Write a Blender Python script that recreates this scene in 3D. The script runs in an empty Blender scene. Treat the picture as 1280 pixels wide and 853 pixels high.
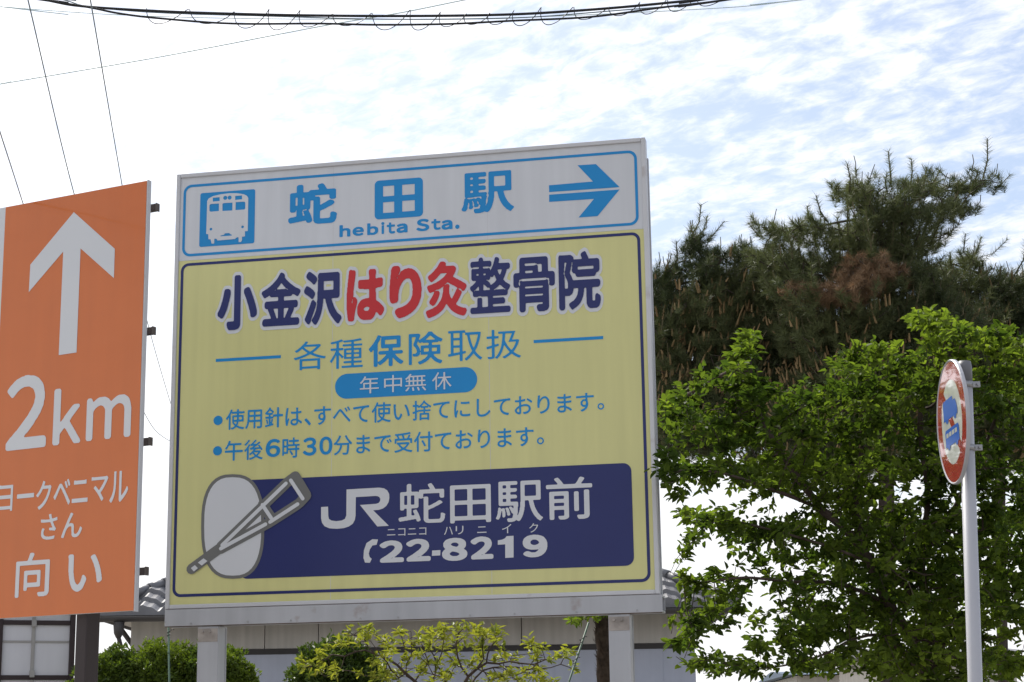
import bpy, bmesh, math, random
import numpy as np
from mathutils import Vector, Matrix

SC = bpy.context.scene
COL = SC.collection
R = math.radians
rng = np.random.default_rng(11)
random.seed(5)

# ------------------------------------------------------------------ camera
FPX, PITCH, ROLL, EYE = 2268.8, 0.22253, -0.01487, 1.5      # focal length in photo pixels (photo 1280 wide)
_F = np.array([0, math.cos(PITCH), math.sin(PITCH)])
_u = np.array([0, -math.sin(PITCH), math.cos(PITCH)])
_x = np.array([1.0, 0, 0])
_X = _x * math.cos(ROLL) + _u * math.sin(ROLL)
_U = -_x * math.sin(ROLL) + _u * math.cos(ROLL)
cam = bpy.data.cameras.new('camera')
cam.sensor_width = 36.0
cam.lens = 36.0 * FPX / 1280.0
cam.clip_end = 6000
cam_o = bpy.data.objects.new('camera', cam)
COL.objects.link(cam_o)
cam_o.matrix_world = Matrix(((_X[0], _U[0], -_F[0], 0), (_X[1], _U[1], -_F[1], 0), (_X[2], _U[2], -_F[2], EYE), (0, 0, 0, 1)))
SC.camera = cam_o

# ------------------------------------------------------------------ light, sky, exposure
SUN_EL, SUN_AZ = R(50), R(-27)            # azimuth from +Y, negative = to the left
SUN_DIR = np.array([math.sin(SUN_AZ) * math.cos(SUN_EL), math.cos(SUN_AZ) * math.cos(SUN_EL), math.sin(SUN_EL)])
sl = bpy.data.lights.new('sun', 'SUN')
sl.energy = 4.0
sl.angle = R(0.6)
sl.color = (1.0, 0.95, 0.87)
so = bpy.data.objects.new('sun', sl)
COL.objects.link(so)
so.rotation_euler = Vector(SUN_DIR).to_track_quat('Z', 'Y').to_euler()

SC.view_settings.view_transform = 'Standard'
SC.view_settings.look = 'None'
SC.view_settings.gamma = 1
SC.view_settings.use_curve_mapping = False
SC.view_settings.exposure = 0.2
SC.cycles.use_denoising = True
SC.cycles.max_bounces = 8
SC.cycles.transparent_max_bounces = 8

W = bpy.data.worlds.new('World')
SC.world = W
W.use_nodes = True
nt = W.node_tree
N = nt.nodes
for n in list(N):
    N.remove(n)
def wn(t, **k):
    n = N.new(t)
    for a, b in k.items():
        setattr(n, a, b)
    return n
LK = nt.links.new
def wmath(op, a, b=None, c=None):
    n = N.new('ShaderNodeMath'); n.operation = op
    for i, v in enumerate((a, b, c)):
        if v is None: continue
        if isinstance(v, (int, float)): n.inputs[i].default_value = v
        else: LK(v, n.inputs[i])
    return n.outputs[0]
out = wn('ShaderNodeOutputWorld'); bg = wn('ShaderNodeBackground'); bg.inputs[1].default_value = 0.13
sky = wn('ShaderNodeTexSky', sky_type='NISHITA', sun_disc=False, sun_elevation=SUN_EL, sun_rotation=SUN_AZ,
         air_density=1.0, dust_density=1.6, ozone_density=1.2, altitude=0)
tc = wn('ShaderNodeTexCoord')
sep = wn('ShaderNodeSeparateXYZ'); LK(tc.outputs['Generated'], sep.inputs[0])
zc = wmath('ADD', wmath('MAXIMUM', sep.outputs[2], 0.0), 0.16)
px_ = wmath('DIVIDE', sep.outputs[0], zc)
py_ = wmath('DIVIDE', sep.outputs[1], zc)
cmb = wn('ShaderNodeCombineXYZ'); LK(px_, cmb.inputs[0]); LK(py_, cmb.inputs[1])
mp = wn('ShaderNodeMapping'); LK(cmb.outputs[0], mp.inputs[0])
mp.vector_type = 'TEXTURE'; mp.inputs['Rotation'].default_value = (0, 0, R(-40)); mp.inputs['Scale'].default_value = (1.25, 0.85, 1)
def noise(scale, detail, rough, dist=0.0, src=mp.outputs[0]):
    n = wn('ShaderNodeTexNoise'); n.inputs['Scale'].default_value = scale
    n.inputs['Detail'].default_value = detail; n.inputs['Roughness'].default_value = rough
    n.inputs['Distortion'].default_value = dist
    LK(src, n.inputs['Vector']); return n.outputs[0]
n1 = noise(23.0, 7, 0.62, 0.3)
n2 = noise(3.6, 3, 0.5, 0.3)
# thin rippled cloud sheet, denser and brighter towards the sun
vd = wn('ShaderNodeVectorMath', operation='DOT_PRODUCT')
LK(tc.outputs['Generated'], vd.inputs[0]); vd.inputs[1].default_value = tuple(SUN_DIR)
cosun = wmath('MAXIMUM', vd.outputs['Value'], 0.0)
aure = wmath('POWER', cosun, 6.0)
# a denser bank of cloud lies to the left of the view (x / y of the direction)
bank = wn('ShaderNodeMapRange', interpolation_type='SMOOTHSTEP')
LK(wmath('DIVIDE', sep.outputs[0], wmath('MAXIMUM', wmath('ABSOLUTE', sep.outputs[1]), 0.05)), bank.inputs[0])
bank.inputs[1].default_value = 0.12; bank.inputs[2].default_value = -0.16; bank.inputs[3].default_value = 0.0; bank.inputs[4].default_value = 0.09
low = wn('ShaderNodeMapRange', interpolation_type='SMOOTHSTEP')
LK(sep.outputs[2], low.inputs[0])
low.inputs[1].default_value = 0.30; low.inputs[2].default_value = 0.02; low.inputs[3].default_value = 0.0; low.inputs[4].default_value = 0.25
dens = wmath('ADD', wmath('ADD', wmath('MULTIPLY', n1, 0.72), wmath('MULTIPLY', n2, 0.5)), wmath('ADD', bank.outputs[0], low.outputs[0]))
cov = wn('ShaderNodeMapRange', interpolation_type='SMOOTHSTEP')
LK(dens, cov.inputs[0]); cov.inputs[1].default_value = 0.49; cov.inputs[2].default_value = 0.84
cov.inputs[3].default_value = 0.12; cov.inputs[4].default_value = 0.97
cb = wmath('ADD', wmath('MULTIPLY', aure, 7.0), 7.3)
cc = wn('ShaderNodeCombineXYZ')
LK(cb, cc.inputs[0]); LK(cb, cc.inputs[1]); LK(wmath('MULTIPLY', cb, 1.02), cc.inputs[2])
mix = wn('ShaderNodeMix', data_type='RGBA')
LK(cov.outputs[0], mix.inputs[0]); LK(sky.outputs[0], mix.inputs[6]); LK(cc.outputs[0], mix.inputs[7])
LK(mix.outputs[2], bg.inputs[0]); LK(bg.outputs[0], out.inputs[0])

# ------------------------------------------------------------------ helpers
def ray(px, py):
    return _F + _X * (px - 640) / FPX + _U * (426.3 - py) / FPX
def at(px, py, Y):
    d = ray(px, py)
    return np.array([0, 0, EYE]) + d * (Y / d[1])
def hpx(px, py, Y):
    return at(px, py, Y)[2]

def tag(o, label=None, cat=None, group=None, kind=None):
    if label: o['label'] = label
    if cat: o['category'] = cat
    if group: o['group'] = group
    if kind: o['kind'] = kind
    return o
def empty(name, loc, rz=0.0, label=None, cat=None, group=None):
    o = bpy.data.objects.new(name, None); COL.objects.link(o)
    o.empty_display_size = 0.2
    o.location = loc; o.rotation_euler = (0, 0, rz)
    return tag(o, label, cat, group)
def link(name, me, mats, parent=None):
    o = bpy.data.objects.new(name, me)
    if not isinstance(mats, (list, tuple)): mats = [mats]
    for m in mats: me.materials.append(m)
    COL.objects.link(o)
    if parent is not None: o.parent = parent
    return o
def np_mesh(name, V, blocks, tint=None, smooth=False):
    """V (n,3); blocks: list of (m,k) index arrays"""
    me = bpy.data.meshes.new(name)
    V = np.asarray(V, np.float32)
    idx = np.concatenate([np.asarray(b, np.int32).ravel() for b in blocks])
    tot = np.concatenate([np.full(len(b), np.asarray(b).shape[1], np.int32) for b in blocks])
    st = np.concatenate([[0], np.cumsum(tot)[:-1]]).astype(np.int32)
    me.vertices.add(len(V)); me.vertices.foreach_set('co', V.ravel())
    me.loops.add(len(idx)); me.loops.foreach_set('vertex_index', idx)
    me.polygons.add(len(tot)); me.polygons.foreach_set('loop_start', st)
    me.polygons.foreach_set('loop_total', tot)
    me.polygons.foreach_set('use_smooth', np.full(len(tot), bool(smooth)))
    if tint is not None:
        a = me.attributes.new('tint', 'FLOAT', 'POINT'); a.data.foreach_set('value', np.asarray(tint, np.float32))
    me.update(calc_edges=True); me.validate()
    return me
class BM:
    """collects boxes, tubes and prisms into one mesh"""
    def __init__(s): s.b = bmesh.new()
    def box(s, lo, hi, bev=0.0):
        c = [(a + b) / 2 for a, b in zip(lo, hi)]; d = [abs(b - a) for a, b in zip(lo, hi)]
        r = bmesh.ops.create_cube(s.b, size=1, matrix=Matrix.Translation(c) @ Matrix.Diagonal((*d, 1)))
        if bev:
            es = {e for v in r['verts'] for e in v.link_edges}
            bmesh.ops.bevel(s.b, geom=list(es), offset=bev, segments=2, affect='EDGES', profile=0.5)
        return s
    def tube(s, pts, rad, seg=10, cap=True):
        pts = [Vector(p) for p in pts]
        rads = rad if isinstance(rad, (list, tuple)) else [rad] * len(pts)
        rings = []
        ref = None
        for i, p in enumerate(pts):
            t = (pts[min(i + 1, len(pts) - 1)] - pts[max(i - 1, 0)]).normalized()
            if ref is None:
                ref = t.orthogonal().normalized()
            ref = (ref - t * ref.dot(t)).normalized()
            bi = t.cross(ref)
            rings.append([s.b.verts.new(p + (ref * math.cos(2 * math.pi * k / seg) + bi * math.sin(2 * math.pi * k / seg)) * rads[i]) for k in range(seg)])
        for a, b in zip(rings, rings[1:]):
            for k in range(seg):
                f = s.b.faces.new((a[k], a[(k + 1) % seg], b[(k + 1) % seg], b[k])); f.smooth = True
        if cap:
            s.b.faces.new(rings[0][::-1]); s.b.faces.new(rings[-1])
        return s
    def prism(s, pts, off):
        """polygon extruded by the vector off"""
        a = [s.b.verts.new(p) for p in pts]; o = Vector(off)
        b = [s.b.verts.new(Vector(p) + o) for p in pts]
        s.b.faces.new(a); s.b.faces.new(b[::-1])
        n = len(a)
        for k in range(n):
            s.b.faces.new((a[k], b[k], b[(k + 1) % n], a[(k + 1) % n]))
        return s
    def build(s, name, m, parent=None):
        bmesh.ops.recalc_face_normals(s.b, faces=s.b.faces)
        me = bpy.data.meshes.new(name); s.b.to_mesh(me); s.b.free()
        return link(name, me, m, parent)

# ------------------------------------------------------------------ materials
def mat(name, col, rough=0.5, spec=0.4, metal=0.0, var=0.0, vscale=3.0, bump=0.0, bscale=30.0, streak=0.0, coat=0.0,
        rust=0.0, rust_scale=5.0, coords='Object', vstretch=(1, 1, 1)):
    m = bpy.data.materials.new(name); m.use_nodes = True
    t = m.node_tree; b = t.nodes['Principled BSDF']; L = t.links.new
    b.inputs['Roughness'].default_value = rough
    b.inputs['Specular IOR Level'].default_value = spec
    b.inputs['Metallic'].default_value = metal
    b.inputs['Coat Weight'].default_value = coat
    b.inputs['Coat Roughness'].default_value = 0.03
    c = t.nodes.new('ShaderNodeRGB'); c.outputs[0].default_value = (*col, 1); src = c.outputs[0]
    co = t.nodes.new('ShaderNodeTexCoord')
    def nz(scale, detail=5, stretch=(1, 1, 1)):
        mp = t.nodes.new('ShaderNodeMapping'); mp.inputs['Scale'].default_value = stretch
        L(co.outputs[coords], mp.inputs[0])
        n = t.nodes.new('ShaderNodeTexNoise'); n.inputs['Scale'].default_value = scale; n.inputs['Detail'].default_value = detail
        L(mp.outputs[0], n.inputs['Vector']); return n.outputs[0]
    def mulmix(src, fac, lo, hi):
        r = t.nodes.new('ShaderNodeMapRange'); L(fac, r.inputs[0]); r.inputs[1].default_value = 0.3; r.inputs[2].default_value = 0.7
        r.inputs[3].default_value = lo; r.inputs[4].default_value = hi
        h = t.nodes.new('ShaderNodeHueSaturation'); L(src, h.inputs['Color']); L(r.outputs[0], h.inputs['Value']); return h.outputs[0]
    if var: src = mulmix(src, nz(vscale, 6, vstretch), 1 - var, 1 + var)
    if streak: src = mulmix(src, nz(2.2, 5, (6, 6, 0.35)), 1 - streak, 1 + streak * 0.5)
    if rust:
        r = t.nodes.new('ShaderNodeMapRange'); L(nz(rust_scale, 8), r.inputs[0])
        r.inputs[1].default_value = 0.62; r.inputs[2].default_value = 0.70; r.inputs[3].default_value = 0; r.inputs[4].default_value = rust
        x = t.nodes.new('ShaderNodeMix'); x.data_type = 'RGBA'; L(r.outputs[0], x.inputs[0]); L(src, x.inputs[6])
        x.inputs[7].default_value = (0.20, 0.10, 0.05, 1); src = x.outputs[2]
    L(src, b.inputs['Base Color'])
    if bump:
        bp = t.nodes.new('ShaderNodeBump'); bp.inputs['Strength'].default_value = bump; bp.inputs['Distance'].default_value = 0.01
        L(nz(bscale), bp.inputs['Height']); L(bp.outputs[0], b.inputs['Normal'])
    return m
def leaf_mat(name, c0, c1, trans=0.45, rough=0.45, spec=0.35, tcol=None):
    m = bpy.data.materials.new(name); m.use_nodes = True
    t = m.node_tree; b = t.nodes['Principled BSDF']; L = t.links.new
    b.inputs['Roughness'].default_value = rough; b.inputs['Specular IOR Level'].default_value = spec
    at_ = t.nodes.new('ShaderNodeAttribute'); at_.attribute_name = 'tint'
    x = t.nodes.new('ShaderNodeMix'); x.data_type = 'RGBA'
    L(at_.outputs['Fac'], x.inputs[0]); x.inputs[6].default_value = (*c0, 1); x.inputs[7].default_value = (*c1, 1)
    L(x.outputs[2], b.inputs['Base Color'])
    if trans:
        tr = t.nodes.new('ShaderNodeBsdfTranslucent')
        h = t.nodes.new('ShaderNodeMix'); h.data_type = 'RGBA'; h.blend_type = 'MULTIPLY'; h.inputs[0].default_value = 1
        L(x.outputs[2], h.inputs[6]); h.inputs[7].default_value = (*(tcol or (1.7, 1.7, 0.6)), 1)
        L(h.outputs[2], tr.inputs['Color'])
        ms = t.nodes.new('ShaderNodeMixShader'); ms.inputs[0].default_value = trans
        L(b.outputs[0], ms.inputs[1]); L(tr.outputs[0], ms.inputs[2])
        L(ms.outputs[0], t.nodes['Material Output'].inputs[0])
    return m

M = dict(
    sign_white=mat('sign_white', (0.635, 0.645, 0.675), 0.30, 0.45, streak=0.06, var=0.025, vscale=1.3, bump=0.10, bscale=2.2),
    sign_yellow=mat('sign_yellow', (0.665, 0.635, 0.275), 0.30, 0.45, streak=0.06, var=0.03, vscale=1.3, bump=0.10, bscale=2.2),
    sky_blue=mat('sign_blue', (0.012, 0.255, 0.60), 0.4, 0.3, var=0.03),
    navy=mat('sign_navy', (0.020, 0.028, 0.135), 0.35, 0.32, var=0.05, vscale=2),
    red=mat('sign_red', (0.58, 0.030, 0.036), 0.38, 0.32, var=0.03),
    vinyl_white=mat('vinyl_white', (0.64, 0.65, 0.68), 0.35, 0.4, var=0.02),
    outline_grey=mat('outline_grey', (0.16, 0.16, 0.155), 0.4, 0.4),
    frame_alu=mat('frame_aluminium', (0.58, 0.58, 0.60), 0.4, 0.5, var=0.05, rust=0.25, rust_scale=7),
    post_paint=mat('post_paint', (0.45, 0.455, 0.48), 0.45, 0.4, var=0.06, streak=0.09, rust=0.9, rust_scale=3.2),
    bolt=mat('bolt_steel', (0.12, 0.10, 0.09), 0.5, 0.5, metal=0.6),
    orange=mat('sign_orange', (0.66, 0.155, 0.022), 0.16, 0.45, var=0.03, coat=0.3, streak=0.03, bump=0.12, bscale=1.6),
    orange_white=mat('orange_sign_white', (0.66, 0.67, 0.69), 0.12, 0.5, coat=0.5),
    brown_steel=mat('brown_steel', (0.045, 0.032, 0.032), 0.45, 0.4, var=0.1, streak=0.1),
    pole_white=mat('pole_white', (0.46, 0.46, 0.49), 0.35, 0.45, var=0.02, streak=0.03),
    galv=mat('galvanised_steel', (0.36, 0.36, 0.37), 0.45, 0.5, metal=0.7, var=0.1, vscale=20),
    round_white=mat('reflective_white', (0.70, 0.72, 0.66), 0.10, 0.7, var=0.10, vscale=9, bump=0.5, bscale=4, coat=1.0),
    round_red=mat('reflective_red', (0.42, 0.05, 0.042), 0.10, 0.7, var=0.10, vscale=7, bump=0.5, bscale=4, coat=1.0),
    round_blue=mat('reflective_blue', (0.035, 0.12, 0.45), 0.2, 0.5, var=0.05),
    cap_grey=mat('cap_grey', (0.16, 0.16, 0.17), 0.5, 0.4),
    cap_yellow=mat('cap_yellow', (0.6, 0.42, 0.05), 0.4),
    rubber=mat('cable_rubber', (0.018, 0.018, 0.02), 0.5, 0.4),
    wire=mat('wire_grey', (0.20, 0.27, 0.30), 0.5, 0.4),
    wire_pale=mat('wire_pale', (0.62, 0.74, 0.76), 0.5, 0.4),  # colour paled to imitate the glow of overexposed sky around the wire
    frieze=mat('frieze_board', (0.49, 0.475, 0.45), 0.7, 0.2, var=0.08, vscale=1.5, streak=0.14),
    house_wall=mat('house_wall', (0.44, 0.47, 0.56), 0.7, 0.2, var=0.04, streak=0.05),
    dark_trim=mat('dark_trim', (0.035, 0.032, 0.032), 0.5, 0.4, var=0.1),
    fascia=mat('fascia_brown', (0.055, 0.05, 0.048), 0.5, 0.4, var=0.1),
    tile=mat('roof_tile', (0.16, 0.16, 0.17), 0.38, 0.5, var=0.22, vscale=4, bump=0.2, bscale=60),
    soffit=mat('soffit_board', (0.50, 0.46, 0.40), 0.7, 0.2, var=0.06),
    shed_panel=mat('shed_panel', (0.62, 0.62, 0.66), 0.35, 0.4, var=0.03, streak=0.04),
    shed_frame=mat('shed_frame', (0.030, 0.018, 0.020), 0.5, 0.4, var=0.1),
    shed_bar=mat('shed_bar', (0.34, 0.33, 0.32), 0.5, 0.4),
    ground=mat('gravel', (0.24, 0.225, 0.20), 0.9, 0.2, var=0.25, vscale=0.8, bump=0.6, bscale=40),
    asphalt=mat('asphalt', (0.055, 0.055, 0.058), 0.85, 0.3, var=0.2, vscale=3, bump=0.5, bscale=150),
    kerb=mat('kerb_concrete', (0.35, 0.34, 0.32), 0.8, 0.2, var=0.12, vscale=5),
    paint=mat('road_paint', (0.72, 0.72, 0.70), 0.7, 0.2, var=0.1, vscale=8),
    stake=mat('stake_green', (0.10, 0.17, 0.12), 0.5, 0.4, var=0.1),
    blue_roof=mat('blue_roof', (0.05, 0.09, 0.15), 0.5, 0.4, var=0.1),
    grey_roof=mat('grey_roof', (0.17, 0.17, 0.18), 0.6, 0.3, var=0.15),
    cream=mat('cream_wall', (0.50, 0.47, 0.42), 0.8, 0.2, var=0.08, streak=0.08),
    glass=mat('window_glass', (0.03, 0.035, 0.04), 0.06, 0.6),
    bark=mat('bark', (0.075, 0.055, 0.045), 0.85, 0.2, var=0.35, vscale=18, bump=0.9, bscale=40, vstretch=(1, 1, 0.3)),
    bark_red=mat('bark_reddish', (0.085, 0.055, 0.045), 0.85, 0.2, var=0.35, vscale=14, bump=0.9, bscale=40, vstretch=(1, 1, 0.3)),
    bark_pine=mat('bark_pine', (0.06, 0.047, 0.04), 0.9, 0.2, var=0.35, vscale=10, bump=1.0, bscale=20),
    shaggy=mat('bark_shaggy', (0.06, 0.045, 0.035), 0.95, 0.1, var=0.4, vscale=25, bump=1.0, bscale=30),
    leaf=leaf_mat('leaf_green', (0.045, 0.074, 0.014), (0.165, 0.215, 0.034), 0.52, 0.6, 0.15, (1.5, 1.65, 0.7)),
    leaf_young=leaf_mat('leaf_young', (0.16, 0.20, 0.03), (0.30, 0.31, 0.05), 0.45, tcol=(1.4, 1.4, 0.6)),
    leaf_hedge=leaf_mat('leaf_hedge', (0.045, 0.085, 0.018), (0.12, 0.17, 0.025), 0.35),
    leaf_dark=leaf_mat('leaf_dark', (0.026, 0.056, 0.016), (0.085, 0.13, 0.026), 0.3),
    needle=leaf_mat('pine_needle', (0.040, 0.058, 0.024), (0.150, 0.172, 0.075), 0.25, 0.5, 0.3, (1.2, 1.2, 0.8)),
    needle_dead=leaf_mat('pine_needle_dead', (0.20, 0.135, 0.085), (0.36, 0.25, 0.155), 0.25, 0.7, 0.1, (1.2, 1.0, 0.8)),
    candle=leaf_mat('pine_candle', (0.075, 0.072, 0.040), (0.16, 0.135, 0.08), 0.0, 0.7, 0.1),
    cone=leaf_mat('pine_pollen_cone', (0.17, 0.115, 0.055), (0.33, 0.235, 0.12), 0.1, 0.7, 0.1, (1.1, 1, .8)),
)

# ------------------------------------------------------------------ flat graphics and lettering
class Plane:
    """a vertical sign face: root on the ground, local x along the face, local z up, front towards local -y"""
    def __init__(s, x, y, yaw):
        s.o = np.array([x, y, 0.0]); s.yaw = yaw
        s.u = np.array([math.cos(yaw), math.sin(yaw), 0]); s.n = np.array([-math.sin(yaw), math.cos(yaw), 0])
    def __call__(s, px, py):
        d = ray(px, py); c = np.array([0, 0, EYE])
        t = (s.o - c) @ s.n / (d @ s.n)
        p = c + d * t
        return np.array([(p - s.o) @ s.u, p[2]])

def fill_loops(name, loops, m, parent, depth):
    """2-D loops (local x, z) filled with the even-odd rule; the sheet lies 'depth' in front of the face"""
    cu = bpy.data.curves.new('tmp', 'CURVE'); cu.dimensions = '2D'; cu.fill_mode = 'BOTH'
    for lp in loops:
        sp = cu.splines.new('POLY'); sp.points.add(len(lp) - 1)
        sp.points.foreach_set('co', np.concatenate([np.asarray(lp, float), np.zeros((len(lp), 1)), np.ones((len(lp), 1))], 1).ravel())
        sp.use_cyclic_u = True
    o = bpy.data.objects.new('tmp', cu); COL.objects.link(o)
    dg = bpy.context.evaluated_depsgraph_get(); dg.update()
    ev = o.evaluated_get(dg); me0 = ev.to_mesh()
    V = np.zeros(len(me0.vertices) * 3); me0.vertices.foreach_get('co', V); V = V.reshape(-1, 3)
    F = [list(p.vertices) for p in me0.polygons]
    ev.to_mesh_clear(); bpy.data.objects.remove(o); bpy.data.curves.remove(cu)
    V2 = np.stack([V[:, 0], np.full(len(V), -depth), V[:, 1]], 1)
    me = bpy.data.meshes.new(name); me.from_pydata(V2.tolist(), [], F); me.update()
    if len(me.polygons) and sum(p.normal.y * p.area for p in me.polygons) > 0: me.flip_normals()
    return link(name, me, m, parent)

H = 96                                     # raster cells per em
_tc = {}
def text_mask(s, spacing):
    if (s, spacing) in _tc: return _tc[(s, spacing)]
    c = bpy.data.curves.new('tmp', 'FONT'); c.body = s; c.size = 1; c.space_character = spacing; c.resolution_u = 6
    o = bpy.data.objects.new('tmp', c); COL.objects.link(o)
    dg = bpy.context.evaluated_depsgraph_get(); dg.update()
    ev = o.evaluated_get(dg); me = ev.to_mesh(); me.calc_loop_triangles()
    V = np.zeros(len(me.vertices) * 3); me.vertices.foreach_get('co', V); V = V.reshape(-1, 3)[:, :2]
    T = np.zeros(len(me.loop_triangles) * 3, np.int32); me.loop_triangles.foreach_get('vertices', T); T = T.reshape(-1, 3)
    ev.to_mesh_clear(); bpy.data.objects.remove(o); bpy.data.curves.remove(c)
    PADc = int(0.22 * H)
    lo = V.min(0); hi = V.max(0)
    w = int((hi[0] - lo[0]) * H) + 2 * PADc + 2; h = int((hi[1] - lo[1]) * H) + 2 * PADc + 2
    S = 3
    g = np.zeros((h * S, w * S), bool)
    P = ((V - lo) * H + PADc) * S
    for t in T:
        a, b, c_ = P[t]
        x0, y0 = np.floor(np.minimum(np.minimum(a, b), c_)).astype(int); x1, y1 = np.ceil(np.maximum(np.maximum(a, b), c_)).astype(int)
        X, Y = np.meshgrid(np.arange(x0, x1 + 1) + .5, np.arange(y0, y1 + 1) + .5)
        den = (b[1] - c_[1]) * (a[0] - c_[0]) + (c_[0] - b[0]) * (a[1] - c_[1])
        if abs(den) < 1e-9: continue
        l1 = ((b[1] - c_[1]) * (X - c_[0]) + (c_[0] - b[0]) * (Y - c_[1])) / den
        l2 = ((c_[1] - a[1]) * (X - c_[0]) + (a[0] - c_[0]) * (Y - c_[1])) / den
        k = (l1 >= -.01) & (l2 >= -.01) & (l1 + l2 <= 1.01)
        g[y0:y1 + 1, x0:x1 + 1] |= k[:, :]
    f = g.reshape(h, S, w, S).mean((1, 3))
    _tc[(s, spacing)] = f
    return f
def conv(f, k):
    sh = [f.shape[i] + k.shape[i] for i in (0, 1)]
    r = np.fft.irfft2(np.fft.rfft2(f, sh) * np.fft.rfft2(k, sh), sh)
    a = k.shape[0] // 2
    return r[a:a + f.shape[0], a:a + f.shape[1]]
def disc(r):
    n = int(math.ceil(r)) + 1; y, x = np.mgrid[-n:n + 1, -n:n + 1]
    return np.clip(r + .5 - np.hypot(x, y), 0, 1)
def gauss(s):
    n = int(3 * s) + 1; y, x = np.mgrid[-n:n + 1, -n:n + 1]; k = np.exp(-(x * x + y * y) / (2 * s * s)); return k / k.sum()
def thicken(f, r_em, guard=True):
    r = r_em * H
    if r > 0.4 and guard:
        # grow the strokes but keep a thin channel along the middle of every counter and gap
        b0 = (f > .5).astype(float); D = np.where(b0 > .5, 0, 99.0)
        for q in np.arange(.75, r + 4.0, .5):
            D = np.where((D > 98) & (conv(b0, disc(q - .25)) > .4), q, D)
        D = np.minimum(D, r + 4.5); k = 3; mx = D.copy()
        for dy in range(-k, k + 1):
            for dx in range(-k, k + 1):
                if dx * dx + dy * dy <= k * k + 1: mx = np.maximum(mx, np.roll(np.roll(D, dy, 0), dx, 1))
        ridge = (D >= mx - 0.45 * k) & (D > 1.9) & (D < r + 1.6)
        f = ((D < r + .25) & ~ridge).astype(float)
        f = conv(f, gauss(1.0))
    elif r > 0.4:
        f = np.clip(conv((f > .5).astype(float), disc(r)), 0, 1)
        f = conv((f > .4).astype(float), gauss(0.9))
    elif r < -0.4:
        f = 1 - np.clip(conv((f < .5).astype(float), disc(-r)), 0, 1)
        f = conv((f > .6).astype(float), gauss(0.9))
    else:
        f = conv(f, gauss(0.7))
    return f
def contours(f):
    """marching squares at 0.5 -> list of closed loops in cell units"""
    f = np.pad(f, 1); h, w = f.shape; b = f > .5
    code = b[:-1, :-1] * 1 + b[:-1, 1:] * 2 + b[1:, 1:] * 4 + b[1:, :-1] * 8
    ys, xs = np.nonzero((code > 0) & (code < 15))
    TB = {1: [(3, 0)], 2: [(0, 1)], 3: [(3, 1)], 4: [(1, 2)], 5: [(3, 0), (1, 2)], 6: [(0, 2)], 7: [(3, 2)],
          8: [(2, 3)], 9: [(2, 0)], 10: [(0, 1), (2, 3)], 11: [(2, 1)], 12: [(1, 3)], 13: [(1, 0)], 14: [(0, 3)]}
    def edge(x, y, e):
        if e == 0: return (x, y, 0)
        if e == 1: return (x + 1, y, 1)
        if e == 2: return (x, y + 1, 0)
        return (x, y, 1)
    nxt = {}
    for y, x in zip(ys.tolist(), xs.tolist()):
        for a, c in TB[int(code[y, x])]:
            nxt[edge(x, y, a)] = edge(x, y, c)
    def pos(k):
        x, y, d = k
        if d == 0:
            a, c = f[y, x], f[y, x + 1]; t = (.5 - a) / (c - a) if abs(c - a) > 1e-9 else .5
            return (x + t, y)
        a, c = f[y, x], f[y + 1, x]; t = (.5 - a) / (c - a) if abs(c - a) > 1e-9 else .5
        return (x, y + t)
    loops = []
    while nxt:
        s0 = next(iter(nxt)); k = s0; lp = []
        while k in nxt:
            lp.append(pos(k)); k = nxt.pop(k)
        if len(lp) >= 8: loops.append(np.array(lp) - 1)
    return loops
def simplify(lp, tol=0.12):
    n = len(lp)
    if n < 10: return lp
    keep = np.zeros(n, bool); 
    far = int(np.argmax(((lp - lp[0]) ** 2).sum(1)))
    keep[[0, far]] = True
    st = [(0, far), (far, n)]
    while st:
        a, b = st.pop()
        if b - a < 2: continue
        p, q = lp[a], lp[b % n]; d = q - p; L = math.hypot(*d) or 1e-9
        seg = lp[a + 1:b] - p
        e = np.abs(seg[:, 0] * d[1] - seg[:, 1] * d[0]) / L
        i = int(np.argmax(e))
        if e[i] > tol:
            k = a + 1 + i; keep[k] = True; st += [(a, k), (k, b)]
    r = lp[keep]
    return r if len(r) >= 3 else lp
def text_loops(s, box, weight=0.0, halo=0.0, spacing=1.0, lean=0.0):
    """loops of a string fitted (at its weight) to box=(x0,x1,z0,z1); halo grows the outline further"""
    f = thicken(text_mask(s, spacing), weight)
    b = np.argwhere(f > .5); (ly, lx), (hy, hx) = b.min(0) - .5, b.max(0) + .5
    x0, x1, z0, z1 = box
    sx, sz = (x1 - x0) / (hx - lx), (z1 - z0) / (hy - ly)
    g = f
    if halo: g = thicken(f, halo, False)
    res = []
    for lp in contours(g):
        lp = simplify(lp)
        X = x0 + (lp[:, 0] - lx) * sx; Z = z0 + (lp[:, 1] - ly) * sz
        res.append(np.stack([X, Z], 1))
    return res
def pbox(pl, L_, R_, B_, T_, zoom=None):
    """box on a sign face from its left-, right-, bottom- and topmost pixels; zoom = (ox, oy, scale) of an enlarged crop"""
    def cv(p):
        return pl(p[0] / zoom[2] + zoom[0], p[1] / zoom[2] + zoom[1]) if zoom else pl(*p)
    return (cv(L_)[0], cv(R_)[0], cv(B_)[1], cv(T_)[1])
def pmap(pl, pts, zoom=None):
    if zoom: pts = [(x / zoom[2] + zoom[0], y / zoom[2] + zoom[1]) for x, y in pts]
    return np.array([pl(*p) for p in pts])
def rrect(x0, x1, z0, z1, r, n=7):
    o = []
    for cx, cz, a0 in ((x1 - r, z0 + r, -90), (x1 - r, z1 - r, 0), (x0 + r, z1 - r, 90), (x0 + r, z0 + r, 180)):
        for k in range(n + 1):
            a = R(a0 + 90 * k / n); o.append((cx + r * math.cos(a), cz + r * math.sin(a)))
    return np.array(o)
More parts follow.
